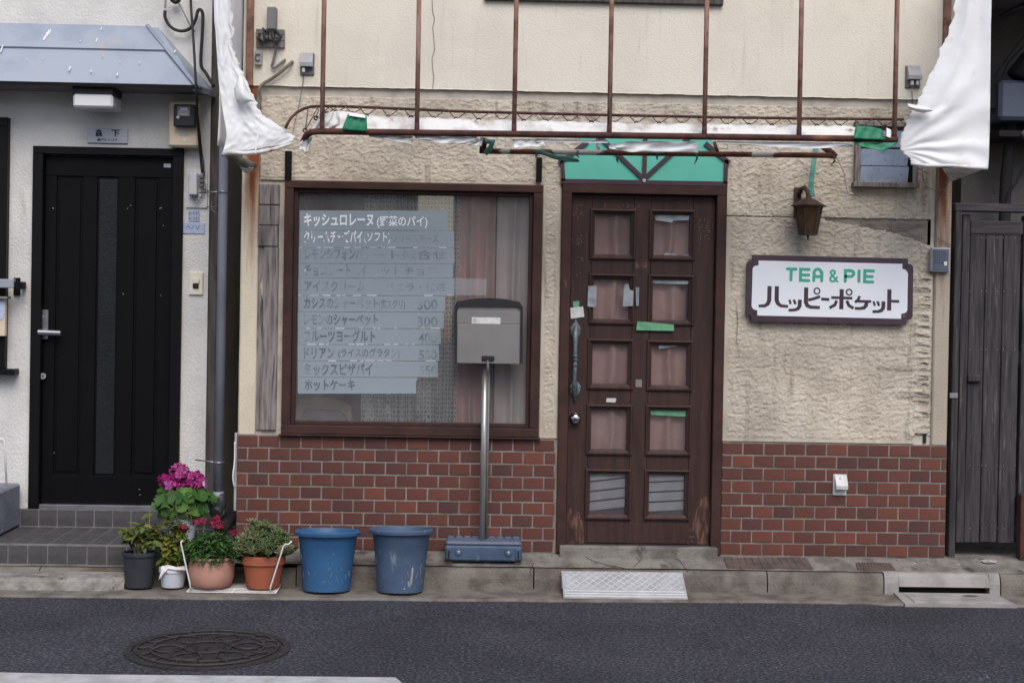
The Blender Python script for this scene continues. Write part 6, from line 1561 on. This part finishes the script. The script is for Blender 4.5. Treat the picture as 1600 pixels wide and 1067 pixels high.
for hx_, hy_, n_ in ((338, 813, 9), (342, 822, 7), (334, 820, 6), (285, 827, 7), (306, 818, 4), (316, 817, 3), (363, 832, 5)):
    hc = U(hx_, hy_, -.36)
    for i in range(n_):
        q_ = Vector((rp.gauss(0, 1), rp.gauss(-.6, 1), rp.gauss(.3, 1))).normalized(); link('flower', cm, t, Matrix.Translation(hc + q_ * .018) @ q_.to_track_quat('Z', 'X').to_matrix().to_4x4() @ Matrix.Scale(rp.uniform(.7, 1.1), 4))
    MB().tube([hc, Vector((c.x + (hc.x - c.x) * .7, c.y, c.z + H + .03))], .002, 5).build('flower_stalk', 'stem', t)
t, c, Rt, H = kerb_pot(411, 867, 918, 68, 50, -.355, 'terracotta', 'succulent_plant', 'pale green succulent in a terracotta pot', lip=.010, z0=.02, rimh=.045)
def rosette(name):
    b = MB(); r9 = random.Random(name)
    for i in range(17):
        a = i * 2.4; el_ = .2 + 1.15 * i / 17; L = .046 - .0012 * i
        mw = orient((0, 0, 0), (math.cos(a) * math.cos(el_), math.sin(a) * math.cos(el_), math.sin(el_)), r9.uniform(-.3, .3)); vv = []; ff = []; n = 4
        for q in range(n + 1):
            f = q / n; w_ = .0105 * math.sin(math.pi * min(1, f * .72 + .22)) ; zz = .008 * f * f
            vv += [mw @ Vector((L * f, -w_, zz + .004)), mw @ Vector((L * f, 0, zz - .002)), mw @ Vector((L * f, w_, zz + .004)), mw @ Vector((L * f, 0, zz + .005))]
        for q in range(n):
            a0 = 4 * q
            for e in range(4): ff.append((a0 + e, a0 + (e + 1) % 4, a0 + 4 + (e + 1) % 4, a0 + 4 + e))
        b.add(vv, ff)
    me = bpy.data.meshes.new('rosette'); me.from_pydata(b.v, [], b.f); me.polygons.foreach_set('use_smooth', [True] * len(b.f)); me.materials.append(M['leaf_s']); return me
rm = [rosette(3), rosette(5), rosette(9)]
k = MB()
for i in range(95):
    a = rp.uniform(0, 6.28); r = math.sqrt(rp.random()); hgt = .01 + .15 * (1 - r ** 1.8) * rp.uniform(.5, 1.05)
    p = c + Vector((math.cos(a) * r * .155 - .003, math.sin(a) * r * .12, H + hgt))
    mw = Matrix.Translation(p) @ Euler((rp.uniform(-.5, .3) - .1, rp.uniform(-.4, .4) + math.cos(a) * r * .7, rp.uniform(0, 6))).to_matrix().to_4x4() @ Matrix.Scale(rp.uniform(.75, 1.15), 4)
    link('rosette', rp.choice(rm), t, mw); k.tube([p, c + Vector((math.cos(a) * r * .06, math.sin(a) * r * .06, H - .02))], .0035, 5)
for hx_, hy_ in ((393, 815), (412, 821), (445, 835), (400, 820)):
    p = U(hx_, hy_ + 4, -.33); link('rosette', rm[0], t, Matrix.Translation(p) @ Matrix.Scale(1.0, 4)); k.tube([p, c + Vector(((p.x - c.x) * .4, 0, H))], .004, 5)
k.build('stem', 'stem', t)
# rack
rk = thing('wire_rack', (ux(365, 925, -.35), -.35, .01), 'white wire rack carrying the pink and terracotta pots', 'rack')
rx0, rx1 = ux(293, 925, -.45), ux(431, 928, -.45); ry0, ry1 = -.465, -.25; zr_ = .016
for y in np.linspace(ry0, ry1, 7): MB().tube([(rx0, y, zr_), (rx1, y, zr_)], .0032, 6).build('base_wire', 'wire', rk, smooth=True)
k = MB().tube([(rx0, ry0, zr_), (rx0, ry1, zr_)], .004, 6); k.tube([(rx1, ry0, zr_), (rx1, ry1, zr_)], .004, 6); k.tube([((rx0 + rx1) / 2, ry0, zr_ - .003), ((rx0 + rx1) / 2, ry1, zr_ - .003)], .003, 6); k.build('cross_wire', 'wire', rk, smooth=True)
MB().tube([(rx0 + .02, ry0 + .01, zr_), (rx0 + .012, ry0 + .005, zr_ + .05), U(283, 850, ry0), U(283, 846, ry0), U(286, 844, ry0 + .01)], .0042, 8).build('end_loop', 'wire', rk, smooth=True)
MB().tube([(rx1 - .03, ry0 + .01, zr_), (rx1 - .027, ry0 + .005, zr_ + .03), U(443, 853, ry0), U(446, 850, ry0), U(451, 850, ry0), U(456, 845, ry0)], .0042, 8).build('end_loop', 'wire', rk, smooth=True)

# ================================================================== WOODEN GATE AND ALLEY
GY = .05
gt = thing('wooden_gate', U(1545, 848, GY), 'dark weathered plank gate in a timber frame beside the shop', 'gate')
gzb = uz(1540, 848, GY); x_a = ux(1487, 600, GY - .02)
MB().box(x_a, ux(1497, 600, GY - .02), GY - .03, GY + .06, .15, uz(1492, 329, GY - .03), .004).build('post', 'gatewood', gt)
MB().box(x_a - .005, 4.2, GY - .035, GY + .06, uz(1545, 330, GY - .035) - .002, uz(1545, 318, GY - .035), .004).build('lintel', 'gaterail', gt)
ztop = uz(1545, 345, GY)
MB().box(ux(1499, 600, GY), ux(1511, 600, GY), GY, GY + .05, gzb, uz(1508, 335, GY), .003).build('stile', 'gatewood', gt)
MB().box(ux(1512, 600, GY), ux(1594, 600, GY), GY + .004, GY + .045, uz(1545, 366, GY), ztop, .003).build('top_rail', 'gaterail', gt)
MB().box(ux(1595, 600, GY), ux(1606, 600, GY), GY, GY + .05, gzb, uz(1594, 337, GY), .003).build('stile', 'gatewood', gt)
bx_ = [1511.5, 1536.5, 1564, 1591.5]
zrl = uz(1545, 366, GY)
for i, (a, b) in enumerate(zip(bx_[:-1], bx_[1:])):
    MB().box(ux(a + .8, 600, GY), ux(b - .8, 600, GY), GY + .006 + .003 * (i % 2), GY + .024 + .003 * (i % 2), gzb + .004 * (i % 2), zrl - .002, .003).build('board', 'gatewood', gt)
w9 = .092; xb9 = ux(1607, 600, GY)
for i in range(12): MB().box(xb9 + w9 * i + .003, xb9 + w9 * (i + 1) - .003, GY + .006, GY + .024, gzb, ztop, .003).build('board', 'gatewood', gt)
for z in (.5, 1.25, 1.85): MB().box(ux(1512, 600, GY), 4.1, GY + .03, GY + .06, z, z + .08).build('back_rail', 'gaterail', gt)
k = MB()
for yy in (372, 455, 546, 727, 825):
    for a in bx_[:-1]:
        for dx in (4, 22): k.ball(U(a + dx, yy, GY + .006), .0025, 4)
o = k.build('nail_head', 'alu', gt); o['kind'] = 'stuff'
MB().pbox(1513, 586, 1534, 597, GY - .02, GY + .006, .006).build('latch', 'gatewood', gt)
MB().pbox(1484, 614, 1497, 622, GY - .038, GY - .03, .002).build('hasp', 'alu', gt)
MB().box(ux(1593, 800, GY - .05), ux(1612, 800, GY - .05), GY - .07, GY - .01, .15, uz(1600, 772, GY - .05), .004).build('side_post', 'rustdark', gt)
# neighbour beyond the alley
nb = thing('alley_building', (3.6, .9, .15), 'grey rendered building in shade behind the wooden gate', 'building')
MB().box(2.99, 7, .85, 5, 0, 6).build('wall', 'cladgrey', nb)
MB().box(XR, 2.99, 2.9, 3.0, 0, 4).build('alley_end', 'cladgrey', nb)
MB().box(2.9, 7.2, .6, 5.2, 6.0, 6.1).build('roof', 'roof', nb)
MB().box(XR + .02, 7.0, -.25, .849, 3.42, 3.5, .004).build('shade_slab', 'soffit', nb)  # unseen slab added overhead to keep the alley wall dark
ac = thing('air_conditioner', U(1585, 190, .55), 'blue grey outdoor unit mounted above the gate', 'air conditioner')
MB().pbox(1562, 126, 1680, 188, .45, .8, .02).build('casing', 'acunit', ac)
MB().ptube([(1595, 124, .5), (1608, 102, .5), (1640, 100, .5)], [.09, .085, .08], 14).build('hood', 'dark', ac, smooth=True)
MB().pbox(1540, 126, 1561, 170, .5, .78, .004).build('bracket', 'dustyblack', ac)
MB().pbox(1561, 205, 1700, 215, .5, .85, .004).build('support', 'dustyblack', ac)
cable('duct_pipe', [(1579, 190, .6), (1578, 225, .62), (1572, 280, .66), (1570, 330, .66), (1569, 400, .66)], .035, 'dustyblack', 'dark vertical duct below the outdoor unit behind the gate', 'duct')
cable('cable', [(1598, 205, .5), (1610, 225, .5), (1615, 260, .5)], .025, 'greybox', 'grey hose at the outdoor unit')
cable('cable', [(1600, 262, .6), (1588, 285, .6), (1575, 305, .62), (1572, 330, .64)], .008, 'cable', 'dark cable curving down behind the gate top')
cable('cable', [(1552, 122, .5), (1575, 90, .5), (1602, 55, .5)], .005, 'cable', 'outer diagonal black wire above the outdoor unit')
cable('cable', [(1566, 122, .5), (1576, 98, .5), (1604, 68, .5)], .005, 'cable', 'inner diagonal black wire above the outdoor unit')
k = thing('cable_bracket', U(1585, 20, .4), 'black diagonal cable bracket at the top corner beyond the canvas', 'bracket')
MB().ptube([(1563, 26, .3), (1585, 16, .3), (1612, 4, .3)], [.012, .02, .022], 8).build('arm', 'dark', k, smooth=True); MB().ptube([(1565, 32, .3), (1580, 26, .3), (1600, 12, .3)], .004, 6).build('tie_wire', 'cable', k)

# ================================================================== OTHER SIDE OF THE STREET (mirrored in the glass)
for i, (x0, x1, y1, h, m, lab) in enumerate(((-9, -1.2, -14.0, 5.0, 'opp', 'pale two storey house across the street seen only as a reflection'), (-.4, 6.5, -14.4, 4.6, 'opp2', 'grey house across the street seen only as a reflection'))):
    t = thing('opposite_house', ((x0 + x1) / 2, y1, 0), lab, 'building', 'houses across the street')
    MB().box(x0, x1, y1 - 6, y1, 0, h).build('wall', m, t)
    MB().xprof([(y1 + .5, h - .05), (y1 + .5, h + .03), (y1 - 3, h + 1.3), (y1 - 6.5, h + .03), (y1 - 6.5, h - .05)], x0 - .3, x1 + .3).build('roof', 'greybox', t, recalc=True)
    n_ = 4
    for j in range(n_):
        xc = x0 + (x1 - x0) * (j + .5) / n_
        for z in (1.0, 3.6):
            MB().box(xc - .65, xc + .65, y1 - .02, y1 + .03, z, z + 1.2, .01).build('window', 'blacktrim', t)
            MB().box(xc - .58, xc + .58, y1 + .03, y1 + .036, z + .06, z + 1.14).build('pane', 'stripglass', t)
